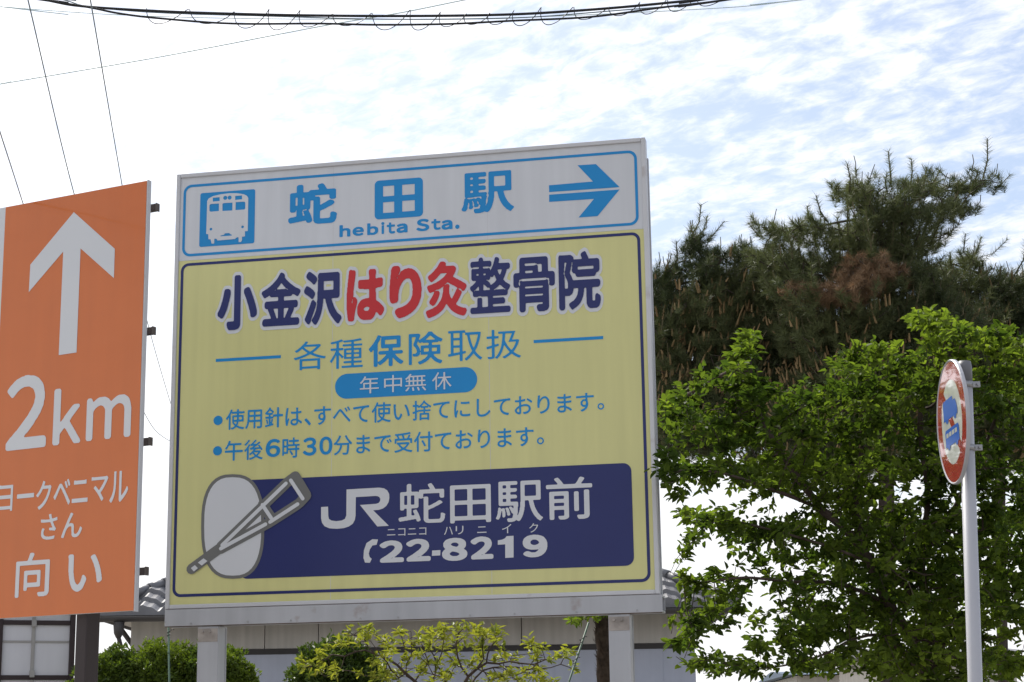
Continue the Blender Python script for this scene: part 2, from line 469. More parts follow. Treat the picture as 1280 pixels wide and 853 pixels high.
def circle(cx, cz, r, n=24, rz=None):
    a = np.linspace(0, 2 * math.pi, n, endpoint=False)
    return np.stack([cx + r * np.cos(a), cz + (rz or r) * np.sin(a)], 1)
def capsule(p, q, r, n=6):
    p, q = np.array(p), np.array(q); a0 = math.atan2(*(q - p)[::-1])
    o = [q + r * np.array([math.cos(a0 + t), math.sin(a0 + t)]) for t in np.linspace(-math.pi / 2, math.pi / 2, n)]
    o += [p - r * np.array([math.cos(a0 + t), math.sin(a0 + t)]) for t in np.linspace(-math.pi / 2, math.pi / 2, n)]
    return np.array(o)

#@@STRUCTURE
# ------------------------------------------------------------------ ground and road
def sheet(name, x0, x1, y0, y1, z, m):
    me = bpy.data.meshes.new(name)
    me.from_pydata([(x0, y0, z), (x1, y0, z), (x1, y1, z), (x0, y1, z)], [], [(0, 1, 2, 3)])
    return tag(link(name, me, m), kind='structure')
sheet('ground', -900, 900, -900, 2500, 0.0, M['ground'])
sheet('road', -900, 900, -4.2, 2.6, 0.004, M['asphalt'])
sheet('road_line', -900, 900, 2.05, 2.2, 0.008, M['paint'])
kb = BM()
for i in range(-20, 20):
    kb.box((i * 0.6 + 0.003, 2.62, 0.0), (i * 0.6 + 0.597, 2.77, 0.13), 0.012)
tag(kb.build('kerb', M['kerb']), kind='structure')

# ------------------------------------------------------------------ house with tiled hip roof behind the billboard
def build_house():
    YF, YE = 20.0, 19.35                       # wall face, eave edge
    xl = at(110, 768, YE)[0]; xr = at(922, 758, YE)[0]
    wl = at(163, 800, YF)[0]; wr = at(868, 795, YF)[0]
    ze = at(520, 762.5, YE)[2]                 # tile underside at the eave
    depth = 5.6
    h = empty('house', ((wl + wr) / 2, YF, 0), 0, 'low house with grey tiled hip roof and pale band under its eaves, behind the billboard', 'house')
    ox, oy = h.location.x, h.location.y
    xl -= ox; xr -= ox; wl -= ox; wr -= ox
    ye = YE - oy; yb = depth + 0.65
    z0 = hpx(520, 815.5, YF); z1 = hpx(520, 808.5, YF); z2 = hpx(520, 783, YF) + 0.12
    b = BM(); b.box((wl, 0, 0), (wr, depth, z0)); b.build('wall', M['house_wall'], h)
    for k in range(5):
        x = wl + 1.05 + k * (wr - wl - 1.4) / 4
        b = BM(); b.box((x, -0.004, 0.3), (x + 0.006, -0.0005, z0 - 0.004)); b.build('wall_joint', M['house_wall'], h)
    b = BM(); b.box((wl - 0.012, -0.012, z0 + 0.001), (wr + 0.012, depth + 0.012, z1)); b.build('trim_band', M['dark_trim'], h)
    fz = BM(); nb = 5
    cuts = [wl] + [at(px, 795, YF)[0] - ox for px in (331, 398, 652)] + [wr]
    for a, c in zip(cuts, cuts[1:]):
        fz.box((a + 0.004, -0.004, z1 + 0.001), (c - 0.004, depth, z2), 0.003)
    fz.build('frieze', M['frieze'], h)
    zs = ze - 0.20
    b = BM(); b.box((xl + 0.05, ye + 0.05, z2 + 0.002), (xr - 0.05, yb - 0.05, z2 + 0.03)); b.build('soffit', M['soffit'], h)
    b = BM()
    zf0 = z2 - 0.025
    b.box((xl + 0.02, ye + 0.02, zf0), (xr - 0.02, ye + 0.05, ze - 0.004)); b.box((xl + 0.02, yb - 0.05, zf0), (xr - 0.02, yb - 0.02, ze - 0.004))
    b.box((xl + 0.02, ye + 0.052, zf0), (xl + 0.05, yb - 0.052, ze - 0.004)); b.box((xr - 0.05, ye + 0.052, zf0), (xr - 0.02, yb - 0.052, ze - 0.004))
    b.build('fascia', M['fascia'], h)
    # half-round gutter along the front eave
    g = bmesh.new(); n = 8; rg = 0.055; rings = []
    for x in (xl + 0.03, xr - 0.03):
        rings.append([g.verts.new((x, ye - 0.045 + rg * math.cos(math.pi + math.pi * k / n), ze - 0.03 + rg * math.sin(math.pi + math.pi * k / n))) for k in range(n + 1)])
    for k in range(n): g.faces.new((rings[0][k], rings[0][k + 1], rings[1][k + 1], rings[1][k])).smooth = True
    me = bpy.data.meshes.new('gutter'); g.to_mesh(me); g.free(); go = link('gutter', me, M['fascia'], h)
    md = go.modifiers.new('s', 'SOLIDIFY'); md.thickness = 0.006
    # hopper and bent downpipe at the left corner
    hx = at(150, 772, YE)[0] - ox
    d = BM()
    d.tube([(hx, ye - 0.045, ze - 0.085), (hx, ye - 0.045, ze - 0.20), (hx, ye - 0.045, ze - 0.25)], [0.06, 0.05, 0.026], 12)
    wx = wl - 0.05
    d.tube([(hx, ye - 0.045, ze - 0.24), (hx + 0.01, ye + 0.0, ze - 0.30), (wx, -0.06, ze - 0.52), (wx, -0.06, ze - 0.62), (wx, -0.06, 0.02)], 0.023, 10)
    d.build('downpipe', M['fascia'], h)
    b = BM(); b.tube([(wl - 0.005, 0.25, z1 + 0.05), (xl + 0.1, 0.25, z2 - 0.005)], 0.028, 8); b.build('eave_brace', M['fascia'], h)
    # roof: a front and back slope of wavy tiles, plain hips at the ends
    pitch = 0.50; half = (yb - ye) / 2
    rise = pitch * half; zr = ze + rise
    def tilefield(W, flip):
        tw, tcs = 0.265, 0.235
        nx = int(W / tw) * 12; ns = int(math.hypot(half, rise) / tcs)
        V = []; F = []
        xs = np.linspace(xl, xr, nx + 1)
        rows = []
        for c in range(ns):
            for e, lift in ((0.0, 0.045), (1.0, 0.004)):
                rows.append(((c + e * 0.999) / ns, lift))
        for s_, lift in rows:
            for x in xs:
                ph = 2 * math.pi * (x - xl) / tw
                z = 0.030 * math.sin(ph) + 0.012 * math.sin(2 * ph + 0.6) + lift
                y = ye + half * s_ if not flip else yb - half * s_
                V.append((x, y, ze + rise * s_ + z + 0.02))
        V = np.array(V); w = nx + 1
        for r_ in range(len(rows) - 1):
            for k in range(nx):
                s_ = rows[r_][0]; xm = (xs[k] + xs[k + 1]) / 2
                if xm < xl + half * s_ or xm > xr - half * s_: continue
                q = (r_ * w + k, r_ * w + k + 1, (r_ + 1) * w + k + 1, (r_ + 1) * w + k)
                F.append(q if not flip else q[::-1])
        return V, np.array(F)
    Va, Fa = tilefield(xr - xl, False); Vb, Fb = tilefield(xr - xl, True)
    V = np.concatenate([Va, Vb]); F = np.concatenate([Fa, Fb + len(Va)])
    ym = (ye + yb) / 2
    nxa = int((xr - xl) / 0.265) * 12 + 1
    sk = Va[:nxa].copy(); sk[:, 2] = ze - 0.012
    k0 = len(V); V = np.concatenate([V, sk]); q = np.arange(nxa - 1)
    F = np.concatenate([F, np.stack([q, k0 + q, k0 + q + 1, q + 1], 1)])
    base = len(V)
    V = np.concatenate([V, [(xl, ye, ze), (xl, yb, ze), (xl + half, ym, zr), (xr, ye, ze), (xr, yb, ze), (xr - half, ym, zr)]])
    T = np.array([(base, base + 2, base + 1), (base + 3, base + 4, base + 5)])
    me = np_mesh('roof', V, [F, T]); rf = link('roof', me, M['tile'], h)
    rc = BM()
    for sx, cx in ((1, xl), (-1, xr)):
        for cy in (ye, yb):
            p0 = Vector((cx, cy, ze + 0.05)); p1 = Vector((cx + sx * half, ym, zr + 0.06))
            n = 26
            for k in range(n):
                a = p0.lerp(p1, k / n); c = p0.lerp(p1, (k + 1) / n)
                rc.tube([a, c], [0.058, 0.048], 8)
    rc.box((xl + half - 0.1, ym - 0.12, zr), (xr - half + 0.1, ym + 0.12, zr + 0.2), 0.03)
    rc.build('ridge_tile', M['tile'], rf)
build_house()

# ------------------------------------------------------------------ shed with pale panels, far left
def build_shed():
    Y = 13.0; yaw = R(21)
    c = at(93, 810, Y)
    pl = Plane(c[0], c[1], yaw)
    s = empty('shed', (c[0], c[1], 0), yaw, 'dark framed shed front with pale panes, below the orange sign', 'shed')
    X = lambda px: pl(px, 810)[0]
    Z = lambda py: pl(45, py)[1]
    x1 = 0.0; x0 = -2.4; zt = Z(757)
    xf, xm, xa = X(86.5), X(41), X(2.5)
    pw = xf - xa
    posts = []
    x = xa
    while x > x0:
        posts.append(x); x -= pw + 0.045
    f = BM()
    f.box((xf, -0.03, 0), (x1, 0.08, zt), 0.004)
    for x in posts: f.box((x - 0.045, -0.025, 0), (x, 0.07, zt), 0.004)
    zb = [Z(847), Z(778.5)]
    for z in [0.1, zb[0] - 0.42] + zb + [zt - 0.02]:
        f.box((posts[-1], -0.018, z - 0.016), (xf + 0.002, 0.05, z + 0.016), 0.003)
    f.build('frame', M['shed_frame'], s)
    bays = [(xa, xf)] + [(p - pw - 0.045, p - 0.045) for p in posts[:-1]]
    for a, c_ in bays:
        p = BM(); p.box((a + 0.001, 0.0, 0.02), (c_ - 0.001, 0.03, zt - 0.04)); p.build('panel', M['shed_panel'], s)
        g = BM()
        m_ = a + (xm - xa); zz = Z(802)
        g.box((m_ - 0.012, -0.012, 0.12), (m_ + 0.012, -0.0008, zt - 0.05), 0.003)
        g.box((a + 0.002, -0.009, zz - 0.006), (c_ - 0.002, -0.0006, zz + 0.006))
        for z in (zb[0] + 0.02, zb[1] - 0.01): g.box((m_ - 0.017, -0.03, z - 0.02), (m_ + 0.017, -0.0009, z + 0.03), 0.004)
        g.build('glazing_bar', M['shed_bar'], s)
    w = BM(); w.box((x1 - 0.03, 0.082, 0), (x1, 2.2, zt)); w.box((posts[-1], 0.082, 0), (posts[-1] + 0.03, 2.2, zt)); w.box((posts[-1] + 0.028, 2.17, 0), (x1 - 0.028, 2.2, zt))
    w.build('wall', M['fascia'], s)
    r = BM(); r.box((posts[-1] - 0.1, -0.10, zt + 0.001), (x1 + 0.04, 2.3, zt + 0.07), 0.01); r.build('roof', M['grey_roof'], s)
build_shed()

# ------------------------------------------------------------------ far houses glimpsed beneath the tree
def far_house(name, px0, px1, py_e, py_r, Y, depth, wallm, roofm, label):
    x0 = at(px0, py_e, Y)[0]; x1 = at(px1, py_e, Y)[0]; ze = hpx((px0 + px1) / 2, py_e, Y); zr = hpx((px0 + px1) / 2, py_r, Y)
    h = empty(name, ((x0 + x1) / 2, Y, 0), 0, label, 'house')
    w = (x1 - x0) / 2
    b = BM(); b.box((-w + .3, 0.4, 0), (w - .3, depth - .4, ze - 0.02)); b.build('wall', wallm, h)
    b = BM(); b.prism([(-w, 0, ze), (-w, depth, ze), (-w, depth / 2, zr)], (2 * w, 0, 0)); rf = b.build('roof', roofm, h)
    for k in range(3):
        x = -w + 1.0 + k * (2 * w - 2.0) / 3
        b = BM(); b.box((x, 0.36, 0.9), (x + 1.2, 0.396, 2.0), 0.01); win = b.build('window', M['vinyl_white'], h)
        b = BM(); b.box((x + .07, 0.34, 0.97), (x + 1.13, 0.357, 1.93)); b.build('pane', M['glass'], win)
far_house('house', 985, 1160, 842, 832, 52, 7, M['cream'], M['blue_roof'], 'distant low house with a blue roof glimpsed under the leafy tree')
far_house('house', 1092, 1290, 815, 800, 44, 7, M['cream'], M['grey_roof'], 'distant cream house with a grey roof behind the leafy tree trunk')

#@@BILLBOARD
# ------------------------------------------------------------------ the billboard
BX, BY, BYAW, BZ, BW, BH = -1.95491, 10.2, -0.19658, 2.30183, 2.7705, 2.53879
def build_billboard():
    pl = Plane(BX, BY, BYAW)
    t = empty('billboard', (BX, BY, 0), BYAW, 'big white and yellow station and clinic signboard on two grey posts', 'billboard')
    # sheet-metal box behind the face
    b = BM(); b.box((0.02, 0.012, BZ + 0.02), (BW - 0.02, 0.05, BZ + BH - 0.02)); b.build('backing', M['frame_alu'], t)
    fw = 0.024
    fr = BM()
    fr.box((0, -0.012, BZ), (fw, 0.06, BZ + BH), 0.004); fr.box((BW - fw, -0.012, BZ), (BW, 0.06, BZ + BH), 0.004)
    fr.box((fw + 0.0005, -0.0115, BZ), (BW - fw - 0.0005, 0.06, BZ + fw), 0.004)
    fr.box((fw + 0.0005, -0.0115, BZ + BH - fw), (BW - fw - 0.0005, 0.06, BZ + BH), 0.004)
    fr.build('frame', M['frame_alu'], t)
    rk = BM()
    for x in (0.05, BW - 0.09, BW * .36, BW * .66):
        rk.box((x, 0.062, BZ + 0.03), (x + 0.045, 0.12, BZ + BH - 0.09), 0.003)
    for z in (BZ + 0.2, BZ + BH * .5, BZ + BH - 0.25): rk.box((0.02, 0.122, z), (BW - 0.03, 0.17, z + 0.05), 0.003)
    rk.box((BW - 0.02, 0.0605, BZ - 0.004), (BW + 0.006, 0.085, BZ + BH - 0.10), 0.002)
    rk.build('back_rail', M['post_paint'], t)
    # faces
    zc = (pl(222.5, 327)[1] + pl(806, 285.3)[1]) / 2
    e = 0.008
    def face(name, z0, z1, m):
        return fill_loops(name, [np.array([(e, z0), (BW - e, z0), (BW - e, z1), (e, z1)])], m, t, 0.0)
    hd = face('header_panel', zc, BZ + BH - e, M['sign_white'])
    yp = face('notice_panel', BZ + e, zc - 0.001, M['sign_yellow'])
    seam = BM()
    for x in (BW * .345, BW * .672): seam.box((x, -0.0006, BZ + 0.03), (x + 0.0025, 0.004, BZ + BH - 0.03))
    seam.build('panel_seam', M['frame_alu'], t)
    d1, d2, d3 = 0.0015, 0.003, 0.0045
    # header border, pictogram, names, arrow
    x0, x1 = pl(228, 302)[0], pl(798.6, 277)[0]; z0, z1 = (pl(237.5, 321.2)[1] + pl(785, 281.5)[1]) / 2, (pl(240, 231.2)[1] + pl(785, 188)[1]) / 2
    st = 0.0155
    fill_loops('border_line', [rrect(x0, x1, z0, z1, 0.05), rrect(x0 + st, x1 - st, z0 + st, z1 - st, 0.036)], M['sky_blue'], hd, d1)
    z7 = (240, 230, 10.66)
    c = pmap(pl, [(110, 130), (840, 65), (835, 790), (100, 840)], z7)
    fill_loops('pictogram_ground', [rrect(c[[0, 3], 0].mean(), c[[1, 2], 0].mean(), c[[2, 3], 1].mean(), c[[0, 1], 1].mean(), 0.012)], M['sky_blue'], hd, d1)
    body = [(205, 230), (225, 195), (280, 165), (380, 140), (500, 125), (600, 125), (690, 138), (735, 160), (752, 190), (745, 628), (708, 632), (708, 700),
            (670, 705), (668, 750), (655, 775), (625, 778), (622, 712), (600, 712), (575, 735), (345, 755), (325, 730), (300, 733), (297, 795), (265, 798), (250, 740),
            (222, 738), (220, 672), (192, 668)]
    holes = [[(280, 187), (370, 178), (372, 228), (280, 237)], [(578, 163), (668, 155), (670, 205), (578, 215)],
             [(235, 285), (250, 270), (362, 262), (360, 362), (250, 372), (235, 360)], [(408, 268), (422, 257), (542, 250), (540, 355), (408, 362)],
             [(585, 245), (700, 237), (713, 250), (712, 330), (700, 342), (582, 350)],
             [(380, 690), (430, 678), (440, 660), (500, 655), (510, 670), (535, 680), (530, 690), (385, 700)]]
    lp = [pmap(pl, body, z7)] + [pmap(pl, q, z7) for q in holes]
    for cx, cy, r in ((446, 187, 27), (504, 184, 27), (255, 604, 18), (676, 574, 18)):
        p = pmap(pl, [(cx, cy), (cx + r, cy)], z7); lp.append(circle(*p[0], abs(p[1, 0] - p[0, 0]), 14))
    fill_loops('train_pictogram', lp, M['sign_white'], hd, d2)
    z5 = (340, 200, 6.4); z2 = (510, 160, 4.0)
    for ch, bx, w_ in (('蛇', pbox(pl, (130, 500), (520, 430), (150, 527), (420, 185), z5), 0.040), ('駅', pbox(pl, (268, 415), (530, 395), (330, 428), (515, 210), z2), 0.030)):
        fill_loops('station_name_character', text_loops(ch, bx, w_), M['sky_blue'], hd, d1)
    q = pbox(pl, (822, 300), (1208, 300), (840, 477), (1190, 140), z5); qw, qh = q[1] - q[0], q[3] - q[2]
    cut = lambda a, b_, c_, d_: rrect(q[0] + a * qw, q[0] + b_ * qw, q[2] + c_ * qh, q[2] + d_ * qh, .003, 2)
    fill_loops('station_name_character', [rrect(*q, .026)] + [cut(a, b_, c_, d_) for a, b_ in ((.175, .405), (.572, .83)) for c_, d_ in ((.155, .43), (.58, .845))], M['sky_blue'], hd, d1)
    L = []
    for ch, x0_, x1_, yb, yt in (('ｈ', 540, 628, 615, 520), ('ｅ', 645, 735, 607, 535), ('ｂ', 762, 850, 600, 505), ('ｉ', 875, 900, 592, 497), ('ｔ', 918, 985, 590, 500), ('ａ', 997, 1085, 583, 508)):
        L += text_loops(ch, pbox(pl, (x0_, 560), (x1_, 560), ((x0_ + x1_) / 2, yb), ((x0_ + x1_) / 2, yt), z5), 0.050)
    fill_loops('romanised_name', L, M['sky_blue'], hd, d1)
    L = []
    for ch, x0_, x1_, yb, yt in (('Ｓ', 42, 107, 516, 455), ('ｔ', 117, 163, 510, 455), ('ａ', 168, 223, 508, 460)):
        L += text_loops(ch, pbox(pl, (x0_, 490), (x1_, 490), ((x0_ + x1_) / 2, yb), ((x0_ + x1_) / 2, yt), z2), 0.050)
    p = pmap(pl, [(247, 494), (258, 494)], z2); L.append(circle(*p[0], p[1, 0] - p[0, 0], 16))
    fill_loops('romanised_name', L, M['sky_blue'], hd, d1)
    up = [(705, 287), (925, 268), (848, 187), (940, 181), (1058, 296), (706, 321)]
    dn = [(706, 334), (1058, 308), (948, 441), (853, 448), (930, 355), (706, 370)]
    fill_loops('arrow', [pmap(pl, up, z2), pmap(pl, dn, z2)], M['sky_blue'], hd, d1)
    # navy border of the yellow panel
    x0 = (pl(226, 370)[0] + pl(215, 735)[0]) / 2; x1 = (pl(800.2, 310)[0] + pl(813.8, 720)[0]) / 2
    z0 = (pl(223.8, 746.8)[1] + pl(805, 727.3)[1]) / 2; z1 = (pl(240, 329.5)[1] + pl(788, 290)[1]) / 2
    st = 0.0165
    fill_loops('border_line', [rrect(x0, x1, z0, z1, 0.047), rrect(x0 + st, x1 - st, z0 + st, z1 - st, 0.032)], M['navy'], yp, d1)
    # headline
    za = (260, 310, 5.12); zb = (510, 300, 4.923)
    head = [('小', pbox(pl, (62, 465), (313, 465), (150, 527), (195, 175), za), 'navy'),
            ('金', pbox(pl, (343, 490), (593, 270), (365, 505), (470, 158), za), 'navy'),
            ('沢', pbox(pl, (615, 490), (855, 460), (630, 495), (830, 143), za), 'navy'),
            ('は', pbox(pl, (888, 460), (1128, 410), (905, 472), (1055, 132), za), 'red'),
            ('り', pbox(pl, (487.1, 376.4), (527.3, 350.8), (497.3, 398.3), (492.4, 332.9)), 'red'),
            ('灸', pbox(pl, (110, 210), (363, 440), (135, 482), (240, 132), zb), 'red'),
            ('整', pbox(pl, (385, 440), (632, 430), (400, 457), (545, 103), zb), 'navy'),
            ('骨', pbox(pl, (650, 290), (905, 270), (705, 447), (860, 100), zb), 'navy'),
            ('院', pbox(pl, (932, 420), (1187, 370), (950, 435), (1090, 68), zb), 'navy')]
    wts = {'小': .050, '金': .036, '沢': .045, 'は': .050, 'り': .055, '灸': .038, '整': .026, '骨': .034, '院': .036}
    for i, (ch, bx, cn) in enumerate(head):
        ho = fill_loops('headline_outline', text_loops(ch, bx, wts[ch], 0.062), M['vinyl_white'], yp, d1 + 0.0008 * (i % 2))
        fill_loops('headline_character', text_loops(ch, bx, wts[ch]), M[cn], ho, d3)
    # second line with its two dashes
    zc3 = (260, 410, 4.74); zc4 = (510, 400, 4.488)
    L = []
    for ch, a, b_, c_, d_, z_, w_ in (('各', (510, 180), (700, 160), (535, 252), (675, 75), zc3, 0), ('種', (722, 190), (917, 220), (760, 243), (910, 60), zc3, -.001),
                                ('保', (952, 145), (1157, 200), (980, 232), (1140, 35), zc3, .022), ('険', (5, 250), (195, 235), (15, 253), (125, 65), zc4, .020),
                                ('取', (225, 215), (418, 210), (310, 230), (250, 62), zc4, 0), ('扱', (440, 215), (635, 205), (455, 222), (600, 48), zc4, 0)):
        fill_loops('insurance_character', text_loops(ch, pbox(pl, a, b_, c_, d_, z_), w_), M['sky_blue'], yp, d1)
    for a, b_, z_ in (((47, 183), (432, 162), zc3), ((705, 113), (1095, 90), zc4)):
        p = pmap(pl, [a, b_], z_); zt = p[:, 1].mean()
        fill_loops('dash_line', [np.array([(p[0, 0], zt - 0.0175), (p[1, 0], zt - 0.0175), (p[1, 0], zt), (p[0, 0], zt)])], M['sky_blue'], yp, d1)
    x0 = pl(418.9, 483)[0]; x1 = pl(596.5, 473.5)[0]
    z0 = (pl(433, 498.6)[1] + pl(581, 490.5)[1]) / 2; z1 = (pl(433, 467.4)[1] + pl(581.3, 459)[1]) / 2
    pill = fill_loops('round_badge', [rrect(x0, x1, z0, z1, (z1 - z0) / 2 - .001, 12)], M['sky_blue'], yp, d1)
    bx = pbox(pl, (449.9, 487), (564.6, 481.3), (463.6, 491.9), (457.3, 470.8)); w_ = (bx[1] - bx[0])
    L = []
    for ch, f0, f1 in (('年', 0, .21), ('中', .267, .463), ('無', .498, .727), ('休', .79, 1.0)):
        fill_loops('badge_character', text_loops(ch, (bx[0] + f0 * w_, bx[0] + f1 * w_, bx[2], bx[3]), 0.010), M['vinyl_white'], pill, 0.0035)
    # bulleted notices
    L = []
    def seg(s, a, b_, c_, d_, w_=0.014):
        return text_loops(s, pbox(pl, a, b_, c_, d_), w_)
    p = pmap(pl, [(272.7, 525.6), (278.4, 525.6)]); L.append(circle(*p[0], p[1, 0] - p[0, 0]))
    L += seg('使用針は', (282.2, 536), (377.5, 530.3), (285.3, 537.6), (339.1, 509.2))
    L += seg('、', (380.7, 523.9), (388.7, 531.3), (387.6, 531.9), (382.4, 522.9), .02)
    L += seg('すべて使い', (392.9, 513.4), (512.2, 513.6), (468.9, 528.6), (479.4, 502.4))
    L += seg('捨てにしております', (515.6, 523.7), (742.2, 493.6), (518.9, 525.9), (735, 489.6))
    p = pmap(pl, [(751.1, 508.0), (755.2, 508.0), (753.5, 508)]); L += [circle(*p[0], p[1, 0] - p[0, 0]), circle(*p[0], p[2, 0] - p[0, 0])]
    fill_loops('notice_lettering', L, M['sky_blue'], yp, d1); L = []
    p = pmap(pl, [(272, 563.6), (277.6, 563.6)]); L.append(circle(*p[0], p[1, 0] - p[0, 0]))
    L += seg('午後', (281.1, 565.1), (328.6, 572.4), (291.6, 576), (321.2, 549.2))
    L += seg('６', (332.2, 565), (350.3, 565), (341.2, 571.4), (343.3, 548.6), .035)
    L += seg('時', (352.8, 570.3), (374.6, 568.2), (365.5, 572.4), (368.6, 546.7))
    L += seg('３', (378.6, 561.9), (395.6, 561), (386.6, 569.7), (388, 546.8), .035)
    L += seg('０', (399.4, 561), (415.5, 557.7), (407, 568.5), (407.7, 545.7), .035)
    L += seg('分まで', (417.2, 566.1), (489.5, 547.1), (420.3, 569.3), (453, 542.9))
    L += seg('受付ております', (493.1, 564), (667.1, 537), (523.4, 564.9), (660.4, 532.6))
    p = pmap(pl, [(675.6, 551.1), (680.0, 551.1), (678.2, 551.1)]); L += [circle(*p[0], p[1, 0] - p[0, 0]), circle(*p[0], p[2, 0] - p[0, 0])]
    fill_loops('notice_lettering', L, M['sky_blue'], yp, d1)
    # navy box
    xa = pl(300, 700)[0]; xb = (pl(788.8, 595)[0] + pl(793, 690)[0]) / 2
    z0 = (pl(510, 716.8)[1] + pl(780, 707.3)[1]) / 2; z1 = (pl(510, 591)[1] + pl(775, 579.3)[1]) / 2
    nb = fill_loops('navy_box', [rrect(xa, xb, z0, z1, 0.045)], M['navy'], yp, d1)
    z6 = (390, 590, 3.459)
    jr = [(40, 152), (70, 150), (71, 190), (74, 203), (84, 210), (105, 213), (130, 210), (143, 203), (149, 188), (150, 76), (290, 68), (312, 71), (326, 80), (334, 95),
          (335, 112), (332, 130), (322, 147), (308, 158), (290, 164), (265, 166), (333, 233), (283, 236), (208, 143), (278, 138), (289, 134), (295, 126), (296, 117),
          (292, 109), (284, 105), (274, 104), (190, 109), (189, 188), (186, 207), (177, 224), (160, 236), (138, 243), (108, 246), (76, 244), (55, 235), (44, 220), (40, 200)]
    fill_loops('railway_emblem', [pmap(pl, jr, z6)], M['vinyl_white'], nb, d2)
    L = []
    for ch, a, b_, c_, d_ in (('蛇', (375, 215), (577, 190), (390, 225), (515, 48)), ('田', (598, 220), (775, 215), (605, 223), (765, 52)),
                              ('駅', (795, 195), (1000, 205), (850, 217), (985, 35)), ('前', (1012, 70), (1212, 65), (1035, 208), (1165, 20))):
        fill_loops('station_front_character', text_loops(ch, pbox(pl, a, b_, c_, d_, z6), 0.012), M['vinyl_white'], nb, d2)
    for s_, a, b_, c_, d_ in (('ニコニコ', (325, 275), (495, 270), (330, 278), (490, 240)), ('ハ', (572, 270), (609, 265), (576, 272), (600, 237)), ('リ', (622, 260), (655, 240), (630, 270), (650, 233)),
                              ('ニ', (715, 262), (755, 262), (720, 264), (750, 235)), ('イ', (822, 255), (862, 230), (845, 265), (860, 225)),
                              ('ク', (940, 255), (978, 230), (950, 262), (965, 222))):
        fill_loops('reading_lettering', text_loops(s_, pbox(pl, a, b_, c_, d_, z6), 0.0), M['vinyl_white'], nb, d2)
    L = []
    for s_, a, b_, c_, d_, w_ in (('２', (293, 390), (398, 380), (300, 393), (350, 296), .058), ('２', (408, 390), (514, 380), (415, 388), (465, 289), .058), ('８', (563, 350), (672, 350), (600, 385), (620, 285), .058),
                                  ('２', (687, 370), (785, 370), (690, 379), (740, 279), .058), ('９', (912, 330), (1018, 320), (960, 369), (970, 271), .058)):
        fill_loops('phone_digit', text_loops(s_, pbox(pl, a, b_, c_, d_, z6), w_), M['vinyl_white'], nb, d2)
    one = [(842, 278), (872, 276), (872, 370), (836, 372), (836, 313), (804, 315), (804, 296), (822, 293), (835, 287)]
    fill_loops('phone_digit', [pmap(pl, one, z6)], M['vinyl_white'], nb, d2)
    fill_loops('phone_hyphen', [pmap(pl, [(520, 340), (556, 338), (555, 361), (519, 363)], z6)], M['vinyl_white'], nb, d2)
    hs = [(262, 291), (286, 292), (280, 315), (262, 318), (251, 335), (246, 353), (250, 368), (259, 376), (251, 393), (230, 392), (223, 372), (225, 340), (236, 308)]
    fill_loops('handset_symbol', [pmap(pl, hs, z6)], M['vinyl_white'], nb, d2)
    # crutch emblem over a plain pale patch
    z8 = (220, 580, 5.69)
    def sup(cx, cy, rx, ry, n=40, p=2.6):
        a = np.linspace(0, 2 * math.pi, n, endpoint=False)
        c_, s_ = np.cos(a), np.sin(a)
        return [(cx + rx * np.sign(u) * abs(u) ** (2 / p), cy + ry * np.sign(v) * abs(v) ** (2 / p)) for u, v in zip(c_, s_)]
    fill_loops('pale_patch_outline', [pmap(pl, sup(405, 445, 225, 372), z8)], M['outline_grey'], yp, 0.0032)
    pt = fill_loops('pale_patch', [pmap(pl, sup(405, 445, 203, 350), z8)], M['vinyl_white'], yp, 0.0042)
    k = 2.7705 / 600 / 5.69
    def caps(segs, r, name, m, dep):
        for i, (a, b_) in enumerate(segs):
            q = pmap(pl, [a, b_], z8); yield capsule(q[0], q[1], r * k)
    shafts = [((785, 140), (320, 590)), ((872, 285), (665, 418)), ((665, 418), (320, 605)), ((618, 292), (680, 385)), ((315, 600), (112, 748)), ((790, 135), (850, 90)), ((850, 90), (930, 225)), ((930, 225), (880, 280))]
    g = 0
    for i, lp_ in enumerate(caps(shafts, 36, '', None, 0)):
        fill_loops('crutch_outline', [lp_], M['outline_grey'], yp, 0.0050 + 0.0003 * i)
    white = [((785, 140), (332, 578)), ((868, 287), (672, 414)), ((640, 430), (322, 603)), ((618, 292), (680, 385)), ((820, 118), (905, 248))]
    for i, (lp_, (a, b_)) in enumerate(zip(caps(white, 13, '', None, 0), white)):
        fill_loops('crutch', [lp_], M['vinyl_white'], yp, 0.0080 + 0.0003 * i)
    for q in ([(160, 703), (200, 672), (228, 692), (188, 724)], [(110, 742), (138, 720), (160, 742), (132, 766)]):
        fill_loops('crutch', [pmap(pl, q, z8)], M['vinyl_white'], yp, 0.0098)
    # beam and posts
    zb0 = (pl(206.5, 783)[1] + pl(828.5, 766)[1]) / 2
    b = BM()
    b.box((0.004, -0.02, zb0), (BW + 0.014, -0.008, BZ - 0.003), 0.002); b.box((0.004, 0.10, zb0), (BW + 0.014, 0.112, BZ - 0.003), 0.002)
    b.box((0.004, -0.0075, zb0 + 0.002), (BW + 0.014, 0.0995, zb0 + 0.012)); b.box((0.004, -0.0075, BZ - 0.016), (BW + 0.014, 0.0995, BZ - 0.006))
    bm_ = b.build('support_beam', M['post_paint'], t)
    rs = mat('edge_rust', (0.10, 0.065, 0.05), 0.85, 0.2, var=0.4, vscale=12)
    b = BM(); b.box((0.006, -0.0135, BZ - 0.0029), (BW - 0.002, 0.0, BZ - 0.0002)); b.build('rusty_joint', rs, bm_)
    b = BM(); b.box((0.006, -0.0195, zb0 - 0.0035), (BW + 0.010, -0.0085, zb0 - 0.0002)); b.build('rusty_lip', rs, bm_)
